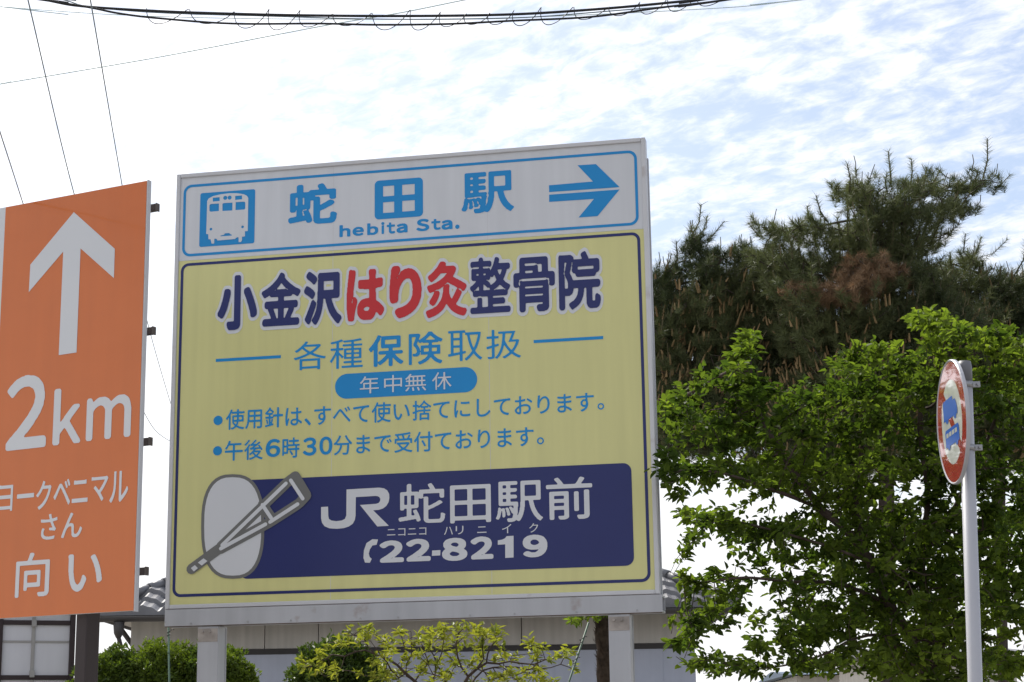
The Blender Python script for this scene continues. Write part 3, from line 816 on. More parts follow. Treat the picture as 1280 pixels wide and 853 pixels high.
    for k_ in range(9):
        x = 0.16 + k_ * (BW - 0.30) / 8 + 0.05 * math.sin(k_ * 2.7)
        bb = BM(); bb.tube([(x, -0.020, zb0 + 0.013), (x, -0.024, zb0 + 0.013)], 0.0055, 8)
        bb.build('bolt', M['galv'], bm_)
    for pxa, pxb in ((247.5, 273), (762, 789)):
        xa, xb = pl(pxa, 820)[0], pl(pxb, 820)[0]
        b = BM()
        zt = zb0 - 0.0045
        b.box((xa, -0.012, 0), (xb, 0.003, zt), 0.002)           # front flange
        b.box((xa, 0.115, 0), (xb, 0.128, zt), 0.002)            # rear flange
        b.box((xb - 0.014, 0.0035, 0), (xb - 0.004, 0.1145, zt))  # closed side plate
        b.box((xa + 0.004, 0.0035, 0), (xa + 0.014, 0.1145, zt))
        po = b.build('post', M['post_paint'], t)
        b = BM(); b.box((xa + 0.002, -0.0145, zt - 0.085), (xb - 0.002, -0.0125, zt - 0.012), 0.0005)
        for q in (0.03, 0.07): b.tube([(xa + q, -0.0145, zt - 0.03), (xa + q, -0.024, zt - 0.03)], 0.008, 6)
        b.build('joint_plate', M['bolt'] if False else mat('rusty_plate', (0.36, 0.32, 0.29), 0.7, 0.3, var=0.3, vscale=14, rust=1.0, rust_scale=9), po)
build_billboard()

#@@ORANGE
# ------------------------------------------------------------------ the orange direction sign
OX, OY, OYAW, OZ, OH = -1.79412, 8.6, -0.4648, 2.17196, 2.11865
def build_orange():
    pl = Plane(OX, OY, OYAW)
    t = empty('direction_sign', (OX, OY, 0), OYAW, 'tall orange direction sign with a white up arrow and 2km, on a brown post', 'direction sign')
    xe = pl(5.5, 300)[0]
    xl = xe - 0.30
    b = BM(); b.box((xl, 0.0, OZ), (-0.002, 0.022, OZ + OH), 0.002); b.build('panel', M['orange_white'], t)
    og = fill_loops('orange_face', [np.array([(xe, OZ + 0.002), (-0.004, OZ + 0.002), (-0.004, OZ + OH - 0.002), (xe, OZ + OH - 0.002)])], M['orange'], t, 0.002)
    b = BM(); b.box((-0.0018, -0.003, OZ - 0.003), (0.003, 0.026, OZ + OH + 0.003), 0.0015); b.build('edge_trim', M['frame_alu'], t); b = BM()
    b.box((xl - 0.006, -0.003, OZ - 0.003), (xl - 0.0005, 0.045, OZ + OH + 0.003), 0.0015); b.build('edge_trim', M['frame_alu'], t)
    z1 = (0, 210, 3.554)
    ar = [(330, 197), (512, 360), (508, 490), (360, 358), (342, 820), (263, 832), (283, 372), (130, 552), (137, 430)]
    fill_loops('arrow', [pmap(pl, ar, z1)], M['orange_white'], og, 0.0035)
    z2 = (0, 430, 2.0166)
    L = text_loops('２', pbox(pl, (13, 268), (117, 240), (20, 270), (75, 78), z2), 0.028)
    L += text_loops('ｋ', pbox(pl, (133, 250), (203, 240), (140, 256), (150, 113), z2), 0.022)
    L += text_loops('ｍ', pbox(pl, (217, 240), (330, 228), (225, 245), (290, 130), z2), 0.022)
    fill_loops('distance_lettering', L, M['orange_white'], og, 0.0035)
    L = []
    for ch, a, b_, c_, d_ in (('ヨ', (-2, 390), (33, 390), (5, 423), (25, 355)), ('ー', (44, 388), (87, 382), (60, 389), (60, 378)),
                              ('ク', (92, 400), (131, 350), (100, 418), (112, 345)), ('ベ', (136, 390), (178, 385), (175, 405), (165, 341)),
                              ('ニ', (182, 395), (222, 390), (186, 401), (215, 342)), ('マ', (232, 350), (274, 340), (255, 396), (265, 333)),
                              ('ル', (277, 390), (324, 370), (285, 400), (305, 320))):
        L += text_loops(ch, pbox(pl, a, b_, c_, d_, z2), 0.016)
    fill_loops('shop_lettering', L, M['orange_white'], og, 0.0035); L = []
    L += text_loops('さん', pbox(pl, (103, 480), (208, 465), (125, 493), (175, 424), z2), 0.016)
    fill_loops('place_lettering', L, M['orange_white'], og, 0.0035); L = []
    L += text_loops('向', pbox(pl, (40, 600), (125, 600), (45, 640), (88, 526), z2), 0.014)
    fill_loops('place_character', L, M['orange_white'], og, 0.0035); L = []
    L += text_loops('い', pbox(pl, (173, 560), (258, 585), (205, 624), (190, 530), z2), 0.022)
    fill_loops('place_character', L, M['orange_white'], og, 0.0035)
    # posts, back rails with their bolt ends
    xa, xb = pl(94, 815)[0], pl(122, 815)[0]
    off = (xl - 0.0) 
    xa -= 0.066; xb -= 0.104
    for q0, q1 in ((xa, xb - 0.03), (xl - 0.55, xl - 0.55 + (xb - xa) - .03)):
        p = BM(); p.box((q0, 0.075, 0), (q1, 0.175, OZ + OH - 0.1), 0.006); p.build('post', M['brown_steel'], t)
    for py in (256, 411, 550, 713):
        z = pl(184 - (py - 256) * .035, py)[1]
        r = BM(); r.box((xl - 0.6, 0.047, z - 0.018), (0.014, 0.073, z + 0.018), 0.002)
        rr = r.build('back_rail', M['brown_steel'], t)
        c = BM(); c.box((0.0145, 0.045, z - 0.021), (0.021, 0.075, z + 0.021), 0.003); c.build('rail_cap', M['bolt'], rr)
build_orange()

#@@ROUND
# ------------------------------------------------------------------ round no-trucks road sign on its white pole
def build_round():
    Y = 8.5
    base_px = at(1219, 853, Y); top = at(1205.5, 452, Y)
    dirv = (top - base_px) / np.linalg.norm(top - base_px)
    foot = base_px - dirv * (base_px[2] / dirv[2])
    t = empty('road_sign', tuple(foot), 0, 'round red and white no trucks road sign edge-on on a leaning white pole', 'road sign')
    top = top - foot
    r = 0.0335
    d = Vector(dirv)
    L = Vector(top).length
    p = BM(); p.tube([d * 0.0, d * 0.5, d * (L - 0.12)], r, 24); p.build('pole', M['pole_white'], t)
    c = BM(); c.tube([d * (L - 0.119), d * (L - 0.03), d * L], [r + .001, r + .001, r - .004], 24); cp = c.build('pole_cap', M['cap_grey'], t)
    c = BM(); c.tube([d * (L - 0.118), d * (L - 0.105)], r + 0.003, 24); c.build('cap_band', M['cap_yellow'], cp)
    # disc faces -x (to the left), its centre from the photo
    cpx = at(1187, 526, Y) - foot
    ax = d * (cpx[2] / d.z)
    cx = ax.x - r - 0.030; cy = cpx[1] + 0.03; cz = cpx[2]
    R0 = 0.298
    n = 64
    ci = lambda rad, x: [(x, cy - rad * math.cos(2 * math.pi * k / n), cz + rad * math.sin(2 * math.pi * k / n)) for k in range(n)]
    b = bmesh.new()
    prof = [(0.0, 0.002), (R0 - 0.012, 0.002), (R0 - 0.004, -0.003), (R0, 0.002), (R0, 0.016), (R0 - 0.006, 0.016), (R0 - 0.008, 0.008), (0.0, 0.008)]
    rings = []
    for rad, x in prof:
        rings.append([b.verts.new((cx + x, cy, cz))] if rad == 0 else [b.verts.new(v) for v in ci(rad, cx + x)])
    for a, e in zip(rings, rings[1:]):
        for k in range(n):
            k2 = (k + 1) % n
            if len(a) == 1: b.faces.new((a[0], e[k], e[k2]))
            elif len(e) == 1: b.faces.new((a[k], e[0], a[k2]))
            else: b.faces.new((a[k], e[k], e[k2], a[k2]))
    bmesh.ops.recalc_face_normals(b, faces=b.faces)
    me = bpy.data.meshes.new('disc'); b.to_mesh(me); b.free()
    dk = link('disc', me, M['pole_white'], t)
    # graphics: disc coordinates a (viewer's left to right) and v (up); +y is the viewer's left
    def sh(name, loops, m, dep):
        o = fill_loops(name, loops, m, dk, 0.0)
        for v in o.data.vertices:
            a, vv = v.co.x, v.co.z
            v.co = (cx + 0.002 - dep, cy - a * R0, cz + vv * R0)
        o.data.update()
        if sum(q.normal.x * q.area for q in o.data.polygons) > 0: o.data.flip_normals()
        return o
    sh('red_ring', [circle(0, 0, .965, 64), circle(0, 0, .68, 64)], M['round_red'], 0.0012)
    sh('white_centre', [circle(0, 0, .678, 64)], M['round_white'], 0.0010)
    ang = R(-45); s45 = lambda x, y: (x * math.cos(ang) - y * math.sin(ang), x * math.sin(ang) + y * math.cos(ang))
    sh('red_bar', [np.array([s45(-.68, -.085), s45(.68, -.085), s45(.68, .085), s45(-.68, .085)])], M['round_red'], 0.0020)
    truck = [(-.50, .10), (-.50, .36), (-.44, .40), (.14, .40), (.14, .33), (.30, .33), (.38, .25), (.42, .18), (.42, .07), (.34, .07), (.32, .03), (.26, .01), (.20, .03), (.18, .07),
             (-.20, .07), (-.22, .03), (-.28, .01), (-.34, .03), (-.36, .07), (-.50, .07)]
    sh('truck_symbol', [np.array(truck)], M['round_blue'], 0.0028)
    bus = [(-.46, -.36), (-.46, -.12), (-.42, -.08), (.40, -.08), (.45, -.13), (.45, -.36), (.36, -.36), (.34, -.40), (.28, -.42), (.22, -.40), (.20, -.36), (-.18, -.36), (-.20, -.40), (-.26, -.42), (-.32, -.40), (-.34, -.36)]
    win = [np.array([(x, -.21), (x + .15, -.21), (x + .15, -.14), (x, -.14)]) for x in (-.39, -.20, -.01, .18)]
    sh('bus_symbol', [np.array(bus)], M['round_blue'], 0.0028)
    for q in win: sh('bus_window', [q], M['round_white'], 0.0034)
    # two clamp bands
    for py in (481, 560):
        z = (at(1210, py, Y) - foot)[2]; q = d * (z / d.z)
        c = BM()
        c.tube([q - d * 0.014, q + d * 0.014], r + 0.004, 24)
        c.box((cx + 0.018, q.y - 0.10, z - 0.014), (q.x - r + 0.01, q.y + 0.10, z + 0.014), 0.002)
        c.box((q.x + r - 0.004, q.y - 0.012, z - 0.014), (q.x + r + 0.036, q.y + 0.004, z + 0.014), 0.002)
        c.tube([(q.x + r + 0.022, q.y - 0.026, z), (q.x + r + 0.022, q.y + 0.012, z)], 0.007, 6)
        c.build('clamp', M['galv'], t)
build_round()

#@@WIRES
# ------------------------------------------------------------------ overhead cables
def smooth_path(P, n=8):
    P = [np.array(p, float) for p in P]; o = []
    for i in range(len(P) - 1):
        p0 = P[max(i - 1, 0)]; p1 = P[i]; p2 = P[i + 1]; p3 = P[min(i + 2, len(P) - 1)]
        for k in range(n):
            t = k / n
            o.append(.5 * (2 * p1 + (p2 - p0) * t + (2 * p0 - 5 * p1 + 4 * p2 - p3) * t * t + (3 * p1 - p0 - 3 * p2 + p3) * t ** 3))
    o.append(P[-1]); return o
def run_on(P, both=True, far=9.0):
    """carry a cable on past its last points, towards poles out of view"""
    P = [np.array(p) for p in P]
    d = P[0] - P[1]; P = [P[0] + d / np.linalg.norm(d) * far] + P
    if both:
        d = P[-1] - P[-2]; P = P + [P[-1] + d / np.linalg.norm(d) * far]
    return P
def cable_bundle():
    Y = 9.0
    hi = [(-120, -28), (40, -3), (100, 7.5), (200, 14), (300, 17.5), (400, 19.5), (520, 20), (640, 18), (740, 12), (830, 4), (900, -4), (1050, -26)]
    lo = [(-120, -24), (40, -2), (110, 9), (150, 17), (200, 23), (290, 29.5), (400, 29.5), (470, 31), (560, 30), (640, 26), (740, 21), (830, 9), (900, 1), (1050, -20)]
    mid = [(-120, -30), (60, -4), (110, 8), (200, 16), (330, 20), (480, 24), (640, 22.5), (760, 14), (880, 3), (1050, -22)]
    A = smooth_path(run_on([at(x, y, Y) for x, y in hi])); B = smooth_path(run_on([at(x, y, Y - .03) for x, y in lo])); C_ = smooth_path(run_on([at(x, y, Y + .05) for x, y in mid]))
    t = empty('overhead_cable', tuple(A[len(A) // 2]), 0, 'thick bundle of black overhead cables with a spiral hanger, crossing the top of the sky', 'cable')
    o = np.array(A[len(A) // 2])
    def tb(P, r, name, m, seg=8):
        b = BM(); b.tube([p - o for p in P], r, seg); b.build(name, m, t)
    tb(A, 0.0075, 'cable', M['rubber']); tb(B, 0.006, 'cable', M['rubber']); tb(C_, 0.0035, 'cable', M['wire'])
    # loose spiral round the bundle
    A_, B_ = np.array(A), np.array(B)
    sp = []
    n = 900
    for i in range(n):
        x = -1.9 + 3.35 * i / n
        a = np.array([np.interp(x, A_[:, 0], A_[:, k]) for k in range(3)]); b = np.array([np.interp(x, B_[:, 0], B_[:, k]) for k in range(3)])
        c = (a + b) / 2; h = np.linalg.norm(a - b) / 2 + 0.012
        ph = 2 * math.pi * (x / 0.17 + 0.45 * math.sin(x * 2.3) + 0.2 * math.sin(x * 6.1 + 1))
        sp.append(c + np.array([0.03 * math.sin(ph + .6), 0.025 * math.cos(ph), h * math.sin(ph) * (.95 + .3 * math.sin(x * 9))]))
    tb(sp, 0.0024, 'spiral_hanger', M['rubber'], 5)
cable_bundle()
def wire(pts, r, m, label, group=None):
    P = smooth_path(run_on([at(*p) for p in pts], m is M['wire_pale'], 12.0), 10)
    o = np.array(P[0])
    b = BM(); b.tube([p - o for p in P], r, 6); w = b.build('overhead_wire', m)
    w.location = tuple(o); tag(w, label, 'wire', group)
wire([(-40, 40, 5.5), (0, 165, 7.0), (28, 252, 9.0), (75, 400, 13), (140, 640, 19.9)], 0.0030, M['wire'], 'thin dark wire entering at the left edge above the orange sign')
wire([(0, -140, 5.0), (35, 0, 6.5), (92, 240, 9.5), (140, 400, 12.5), (180, 515, 15.5), (210, 550, 18), (260, 566, 19.9)], 0.0030, M['wire'], 'thin dark service wire sloping down to the middle of the orange sign top')
wire([(88, -140, 5.0), (113, 0, 6.5), (152, 228, 10.0), (180, 385, 13.5), (212, 500, 17.5), (235, 570, 19.9)], 0.0030, M['wire'], 'thin dark service wire sloping down to the right end of the orange sign top')
wire([(-60, 116, 30), (0, 105, 30), (200, 71, 30), (400, 33, 30), (500, 16, 30), (580, 0, 30), (760, -36, 30)], 0.012, M['wire_pale'], 'pale thin wire rising to the right below the cable bundle')
wire([(-60, 1, 14), (0, 8, 14), (120, 17, 14), (250, 22, 14), (420, 24, 14), (640, 22, 14), (900, 10, 14), (1000, 0, 14), (1100, -10, 14)], 0.004, M['wire_pale'], 'hair-thin pale wire running alongside the cable bundle')

#@@PLANTS
# ------------------------------------------------------------------ vegetation tools
def unit(v):
    return v / np.maximum(np.linalg.norm(v, axis=-1, keepdims=True), 1e-9)
def clump_points(clumps, Y, dens, dspread):
    """attractor points in ellipsoids given in picture units round depth Y: (px, py, rx, ry[, Y])"""
    P = []
    for c in clumps:
        px, py, rx, ry = c[:4]; y = c[4] if len(c) > 4 else Y
        ds = c[5] if len(c) > 5 else dspread
        n = max(4, int(dens * rx * ry / 100))
        q = unit(rng.normal(size=(n, 3))) * (rng.random((n, 1)) ** 0.4)
        for a in q:
            P.append(at(px + a[0] * rx, py + a[2] * ry, y + a[1] * ds))
    return np.array(P)
def colonize(start, par, attr, step=0.1, di=0.9, dk=0.14, iters=160, trop=(0, 0, 0.05), jit=0.12):
    nodes = [np.array(p, float) for p in start]; parent = list(par)
    A = attr.copy(); alive = np.ones(len(A), bool)
    ND = np.full(len(A), 1e9); NI = np.zeros(len(A), int)
    def upd(i0):
        new = np.array(nodes[i0:])
        for k in range(0, len(new), 200):
            D = np.linalg.norm(A[:, None] - new[None, k:k + 200], axis=2)
            j = D.argmin(1); dm = D[np.arange(len(A)), j]
            m = dm < ND
            ND[m] = dm[m]; NI[m] = j[m] + i0 + k
    upd(0)
    last = set()
    for it in range(iters):
        act = alive & (ND < di if it > 5 else ND < 1e8)
        if not act.any(): 
            if alive.any() and it < iters - 1:
                di *= 1.3
                if di > 30: break
                continue
            break
        n0 = len(nodes)
        acc = {}
        dv = unit(A[act] - np.array(nodes)[NI[act]])
        for i, d in zip(NI[act].tolist(), dv): acc.setdefault(i, []).append(d)
        cnt = 0
        for i, ds in acc.items():
            d = np.sum(ds, 0); d = d / (np.linalg.norm(d) + 1e-9)
            d = d + np.array(trop) + rng.normal(size=3) * jit
            d /= np.linalg.norm(d)
            p = nodes[i] + d * step
            if (i, tuple(np.round(p, 2))) in last: continue
            nodes.append(p); parent.append(i); cnt += 1
        if cnt == 0: break
        upd(n0)
        alive &= ND > dk
        if len(nodes) > 9000: break
    return np.array(nodes), np.array(parent)
def branch_mesh(nodes, parent, tip=0.003, expo=2.4, rmin_trunk=None, sides=6, rmax=None):
    n = len(nodes); acc = np.zeros(n); main = np.full(n, -1)
    rad = np.zeros(n)
    best = np.zeros(n)
    for i in range(n - 1, -1, -1):
        rad[i] = (acc[i] if acc[i] > 0 else tip ** expo) ** (1 / expo)
        p = parent[i]
        if p >= 0:
            acc[p] += rad[i] ** expo
            if rad[i] > best[p]: best[p] = rad[i]; main[p] = i
    if rmax: rad = np.minimum(rad, rmax)
    d = np.zeros((n, 3))
    for i in range(n):
        if parent[i] >= 0: d[i] = nodes[i] - nodes[parent[i]]
    if n > 1: d[parent < 0] = (0, 0, 1)
    dd = unit(d.copy())
    for i in range(n):
        if main[i] >= 0: dd[i] = dd[i] + dd[main[i]]
    dd = unit(dd)
    ref = np.array([0.36, 0.9, 0.2])
    def ring(c, t, r):
        a = ref - t * (t @ ref); a /= np.linalg.norm(a); b = np.cross(t, a)
        k = np.arange(sides) * 2 * math.pi / sides
        return c + r * (np.cos(k)[:, None] * a + np.sin(k)[:, None] * b)
    V = []; F = []
    base = np.zeros(n, int)
    for i in range(n):
        base[i] = len(V) * 1
        V.extend(ring(nodes[i], dd[i], rad[i]))
    for i in range(n):
        p = parent[i]
        if p < 0: continue
        if main[p] == i: b0 = base[p]
        else:
            b0 = len(V); V.extend(ring(nodes[p], dd[i], min(rad[i] * 1.25, rad[p])))
        for k in range(sides):
            F.append((b0 + k, b0 + (k + 1) % sides, base[i] + (k + 1) % sides, base[i] + k))
    return np.array(V), np.array(F), rad, dd
def leaf_mesh(P, D, Nn, L, Wd, tint, fold=0.25, droop=0.12):
    """six-vertex folded leaves: base P, direction D, normal Nn"""
    D = unit(D); S = unit(np.cross(D, Nn)); Nn = np.cross(S, D)
    L = L[:, None]; Wd = Wd[:, None]
    base = P; tip = P + D * L - Nn * L * droop
    l1 = P + D * L * .30 + S * Wd * .46 + Nn * Wd * fold; l2 = P + D * L * .68 + S * Wd * .40 + Nn * (Wd * fold * .8 - L * droop * .4)
    r1 = P + D * L * .30 - S * Wd * .46 + Nn * Wd * fold; r2 = P + D * L * .68 - S * Wd * .40 + Nn * (Wd * fold * .8 - L * droop * .4)
    V = np.stack([base, l1, l2, tip, r2, r1], 1).reshape(-1, 3)
    k = np.arange(len(P))[:, None] * 6
    F = np.concatenate([k + np.array([0, 1, 2, 3]), k + np.array([0, 3, 4, 5])])
    return V, F, np.repeat(tint, 6)
def leaves_on(nodes, dd, sel, per, Lr, aspect, upb=0.6, spread=1.0, tint=None, seglen=0.1, spurs=0.0):
    if spurs:
        # leaves gather on short spurs: more on some twigs, few on others
        w = rng.gamma(1.6, 1.0, len(sel)); i = np.repeat(sel, np.minimum((w / w.mean() * per).astype(int), per * 3))
        n = len(i); node_t = rng.normal(size=len(nodes)) * .22
    else:
        i = np.repeat(sel, per); n = len(i); node_t = np.zeros(len(nodes))
    P = nodes[i] - dd[i] * rng.random((n, 1)) * seglen
    side = unit(np.cross(dd[i], unit(rng.normal(size=(n, 3)) * .6 + np.array([0, 0, 1.2]))))
    sg = np.where(rng.random((n, 1)) < .5, -1, 1)
    D = unit(dd[i] * .6 + side * sg * spread + rng.normal(size=(n, 3)) * .35 + np.array([0, 0, .05]))
    Nn = unit(np.array([0, 0, upb]) + rng.normal(size=(n, 3)) * .42)
    L = rng.uniform(*Lr, n); Wd = L * rng.uniform(aspect * .85, aspect * 1.15, n)
    P = P + D * 0.006
    if spurs: P = P + unit(rng.normal(size=(n, 3)) * [1, 1, .5]) * spurs * rng.random((n, 1))
    if tint is None: t = rng.random(n)
    else: t = np.clip(tint[i] + node_t[i] + rng.normal(size=n) * .13, 0, 1)
    return P, D, Nn, L, Wd, t
def make_plant(name, label, cat, start, par, attr, leafm, barkm, step=.1, di=.9, dk=.14, trop=(0, 0, .05), jit=.12, tip=.003, expo=2.4, rmax=None,
               rleaf=.006, per=6, Lr=(.04, .06), aspect=.5, upb=.6, group=None, extra=None, spurs=0.0, tintf=None, keep=None, crown='crown', iters=160):
    nodes, parent = colonize(start, par, attr, step, di, dk, iters, trop, jit)
    V, F, rad, dd = branch_mesh(nodes, parent, tip, expo, rmax=rmax)
    base = nodes[0].copy(); base[2] = 0
    t = empty(name, tuple(base), 0, label, cat, group)
    link('trunk', np_mesh('trunk', V - base, [F], smooth=True), barkm, t)
    sel = np.nonzero(rad < rleaf)[0]
    if keep is not None: sel = sel[keep(nodes[sel])]
    tint = tintf(nodes) if tintf is not None else None
    P, D, Nn, L, Wd, tn = leaves_on(nodes, dd, sel, per, Lr, aspect, upb, tint=tint, seglen=step, spurs=spurs)
    if keep is not None:
        k = keep(P + D * L[:, None]); P, D, Nn, L, Wd, tn = (q[k] for q in (P, D, Nn, L, Wd, tn))
    V, F, tn = leaf_mesh(P, D, Nn, L, Wd, tn)
    link(crown, np_mesh(crown, V - base, [F], tn), leafm, t)
    print(name, label[:30], 'nodes', len(nodes), 'leaves', len(P))
    return t
def blobs(n, seed, s=1.6):
    """slowly varying 0..1 value over space (clumps of younger and older leaves)"""
    r = np.random.default_rng(seed); K = r.normal(size=(10, 3)) * s; ph = r.random(10) * 6.28
    return lambda X: np.clip(.5 + .23 * np.sin(X @ K.T * 1.0 + ph).sum(1) / 2.0, 0, 1)
def off_board(X):
    """True away from the billboard's box"""
    o = np.array([BX, BY]); u = np.array([math.cos(BYAW), math.sin(BYAW)]); nn = np.array([-u[1], u[0]])
    d = X[:, :2] - o; a = d @ u; q = d @ nn
    return ~((a > -.06) & (a < BW + .07) & (q > -.05) & (q < .26) & (X[:, 2] < BZ + BH + .1))

# ------------------------------------------------------------------ pine trees
def path(*pts, n=6):
    P = smooth_path(pts, n); return P, [-1] + list(range(len(P) - 1))
def needle_mesh(C, Dv, n_per, Ln, w, back, t0):
    """bottle-brush shoots: needles round an axis; C tip points, Dv axes"""
    k = len(C); i = np.repeat(np.arange(k), n_per); n = len(i)
    D = Dv[i]
    s = rng.random((n, 1))
    ln = rng.uniform(Ln[0], Ln[1], (n, 1))
    base = C[i] - D * back[i][:, None] * (1 - s)
    q = unit(np.cross(D, rng.normal(size=(n, 3))))
    ax = unit(q * rng.uniform(.6, 1.1, (n, 1)) + D * rng.uniform(.25, 1.0, (n, 1)))
    tip = base + ax * ln
    sd = unit(np.cross(ax, rng.normal(size=(n, 3)))) * w
    V = np.stack([base - sd, base + sd, tip], 1).reshape(-1, 3)
    F = np.arange(n)[:, None] * 3 + np.array([0, 1, 2])
    t = np.clip(t0[i] + rng.normal(size=n) * .2, 0, 1)
    return V, F, np.repeat(t, 3)
def stick_mesh(P0, P1, P2, r0, r1, tint):
    """bent tapered sticks (square section) through three points"""
    n = len(P0); V = []
    for P, r in ((P0, r0), (P1, (r0 + r1) / 2), (P2, r1)):
        r = np.broadcast_to(r, (n,))
        for a in range(4):
            d = np.array([math.cos(a * 1.5708), math.sin(a * 1.5708), 0.15 * math.cos(a * 3.1)])
            V.append(P + d * r[:, None])
    V = np.stack(V, 1).reshape(-1, 3); k = np.arange(n)[:, None] * 12; F = []
    for s in (0, 4):
        for a in range(4): F.append(k + np.array([s + a, s + (a + 1) % 4, s + 4 + (a + 1) % 4, s + 4 + a]))
    F.append(k + np.array([8, 9, 10, 11]))
    return V, np.concatenate(F), np.repeat(tint, 12)
def pine(label, start, clumps, Y, dead=(), dens=1.0, ds=0.9, shoots=1.0, cand=.20, cone_py=430, group='black pines behind the leafy tree'):
    attr = clump_points(clumps + list(dead), Y, dens, ds)
    st, par = path(*start)
    nodes, parent = colonize(st, par, attr, 0.17, 1.6, 0.2, 120, (0, 0, .04), .14)
    V, F, rad, dd = branch_mesh(nodes, parent, 0.009, 2.3, rmax=.19)
    base = nodes[0].copy(); base[2] = 0
    t = empty('pine_tree', tuple(base), 0, label, 'pine tree', group)
    link('trunk', np_mesh('trunk', V - base, [F], smooth=True), M['bark_pine'], t)
    sel = np.nonzero(rad < .017)[0]
    reps = np.repeat(sel, 2)
    extra = attr[rng.random(len(attr)) < np.where(attr[:, 2] > hpx(1000, 345, Y), .48, .8)]
    C = np.concatenate([nodes[reps] + rng.normal(size=(len(reps), 3)) * .10, extra])
    ctr = np.average(attr, axis=0)
    outw = unit((C - nodes[0] * [1, 1, 0] - np.array([0, 0, ctr[2] - .8])) * [1, 1, .6])
    Dv = unit(np.concatenate([dd[reps], np.zeros((len(extra), 3))]) * .7 + outw * .6 + np.array([0, 0, .55]) + rng.normal(size=C.shape) * .38)
    # dead patch: points inside the dead clumps
    isdead = np.zeros(len(C), bool)
    for c in dead:
        p0 = at(c[0], c[1], c[4]); sx = c[2] * c[4] / FPX; sz = c[3] * c[4] / FPX
        isdead |= (((C - p0) / np.array([sx * 1.05, .9, sz * 1.05])) ** 2).sum(1) + rng.normal(size=len(C)) * .35 < 1
    fld = blobs(3, int(abs(st[0][0]) * 100), 1.8)
    live = ~isdead
    back = rng.uniform(.10, .26, len(C))
    up = np.array([0, 0, 1.0])
    parts = []
    V, F, tn = needle_mesh(C[live], Dv[live], 84, (.10, .185), .0036, back[live], fld(C[live]))
    parts.append((V, F, tn, 0))
    # bare new shoots curving upwards
    k = live & (rng.random(len(C)) < cand)
    P0 = C[k]; n = len(P0); ln = rng.uniform(.10, .26, (n, 1))
    P1 = P0 + unit(Dv[k] + rng.normal(size=(n, 3)) * .15) * ln * .5; P2 = P1 + unit(Dv[k] * .6 + up + rng.normal(size=(n, 3)) * .25) * ln * .6
    V, F, tn = stick_mesh(P0, P1, P2, .0085, .006, rng.random(n))
    parts.append((V, F, tn, 1))
    # longer shoots that leave the crown and curve up, needled along their whole length
    k = live & (rng.random(len(C)) < .085) & (C[:, 2] > hpx(1000, 430, Y))
    P0 = C[k]; n = len(P0); ln = rng.uniform(.25, .70, (n, 1))
    d0 = unit(outw[k] * [1, 1, .3] * 1.2 + rng.normal(size=(n, 3)) * .5 + np.array([0, 0, .1])); P1 = P0 + d0 * ln * .5
    d1_ = unit(d0 * .9 + up + rng.normal(size=(n, 3)) * .25); P2 = P1 + d1_ * ln * .5
    V, F, tn = stick_mesh(P0, P1, P2, .014, .007, rng.random(n) * .5)
    parts.append((V, F, tn, 1))
    TC = np.concatenate([P0 * .5 + P1 * .5, P1, P1 * .5 + P2 * .5, P2]); TD = np.concatenate([d0, unit(d0 + d1_), d1_, d1_]); TB = np.concatenate([ln[:, 0] * .25] * 4)
    V, F, tn = needle_mesh(TC, TD, 34, (.09, .16), .0036, TB, np.clip(fld(TC) + .15, 0, 1))
    parts.append((V, F, tn, 0))
    # pollen cones on the lower boughs
    zlim = hpx(1000, cone_py, Y)
    k = live & (rng.random(len(C)) < .6) & (C[:, 2] < zlim + .3 * rng.normal(size=len(C)))
    kk = np.repeat(np.nonzero(k)[0], 2); kk = kk[rng.random(len(kk)) < .75]
    P0 = C[kk] + rng.normal(size=(len(kk), 3)) * .035; n = len(P0)
    ax = unit(Dv[kk] * .6 + up + rng.normal(size=(n, 3)) * .2); ln = rng.uniform(.06, .19, (n, 1))
    V, F, tn = stick_mesh(P0 + ax * .06, P0 + ax * (.06 + ln * .5), P0 + ax * (.06 + ln), .019, .009, rng.random(n))
    parts.append((V, F, tn, 2))
    VV = np.concatenate([p[0] for p in parts]); off = np.cumsum([0] + [len(p[0]) for p in parts])
    me = np_mesh('crown', VV - base, [p[1] + o_ for p, o_ in zip(parts, off)], np.concatenate([p[2] for p in parts]))
    link('crown', me, [M['needle'], M['candle'], M['cone']], t)
    me.polygons.foreach_set('material_index', np.concatenate([np.full(len(p[1]), p[3], np.int32) for p in parts]))
    if isdead.any():
        Dd = unit(Dv[isdead] + np.array([0, 0, -.5]))
        V, F, tn = needle_mesh(C[isdead], Dd, 85, (.09, .15), .0044, back[isdead], rng.random(isdead.sum()))
        o = link('dead_needles', np_mesh('dead_needles', V - base, [F], tn), M['needle_dead'], t)
        o['label'] = 'brown dead needles'
    print('pine', len(nodes), 'shoots', len(C))
YP = 27.0
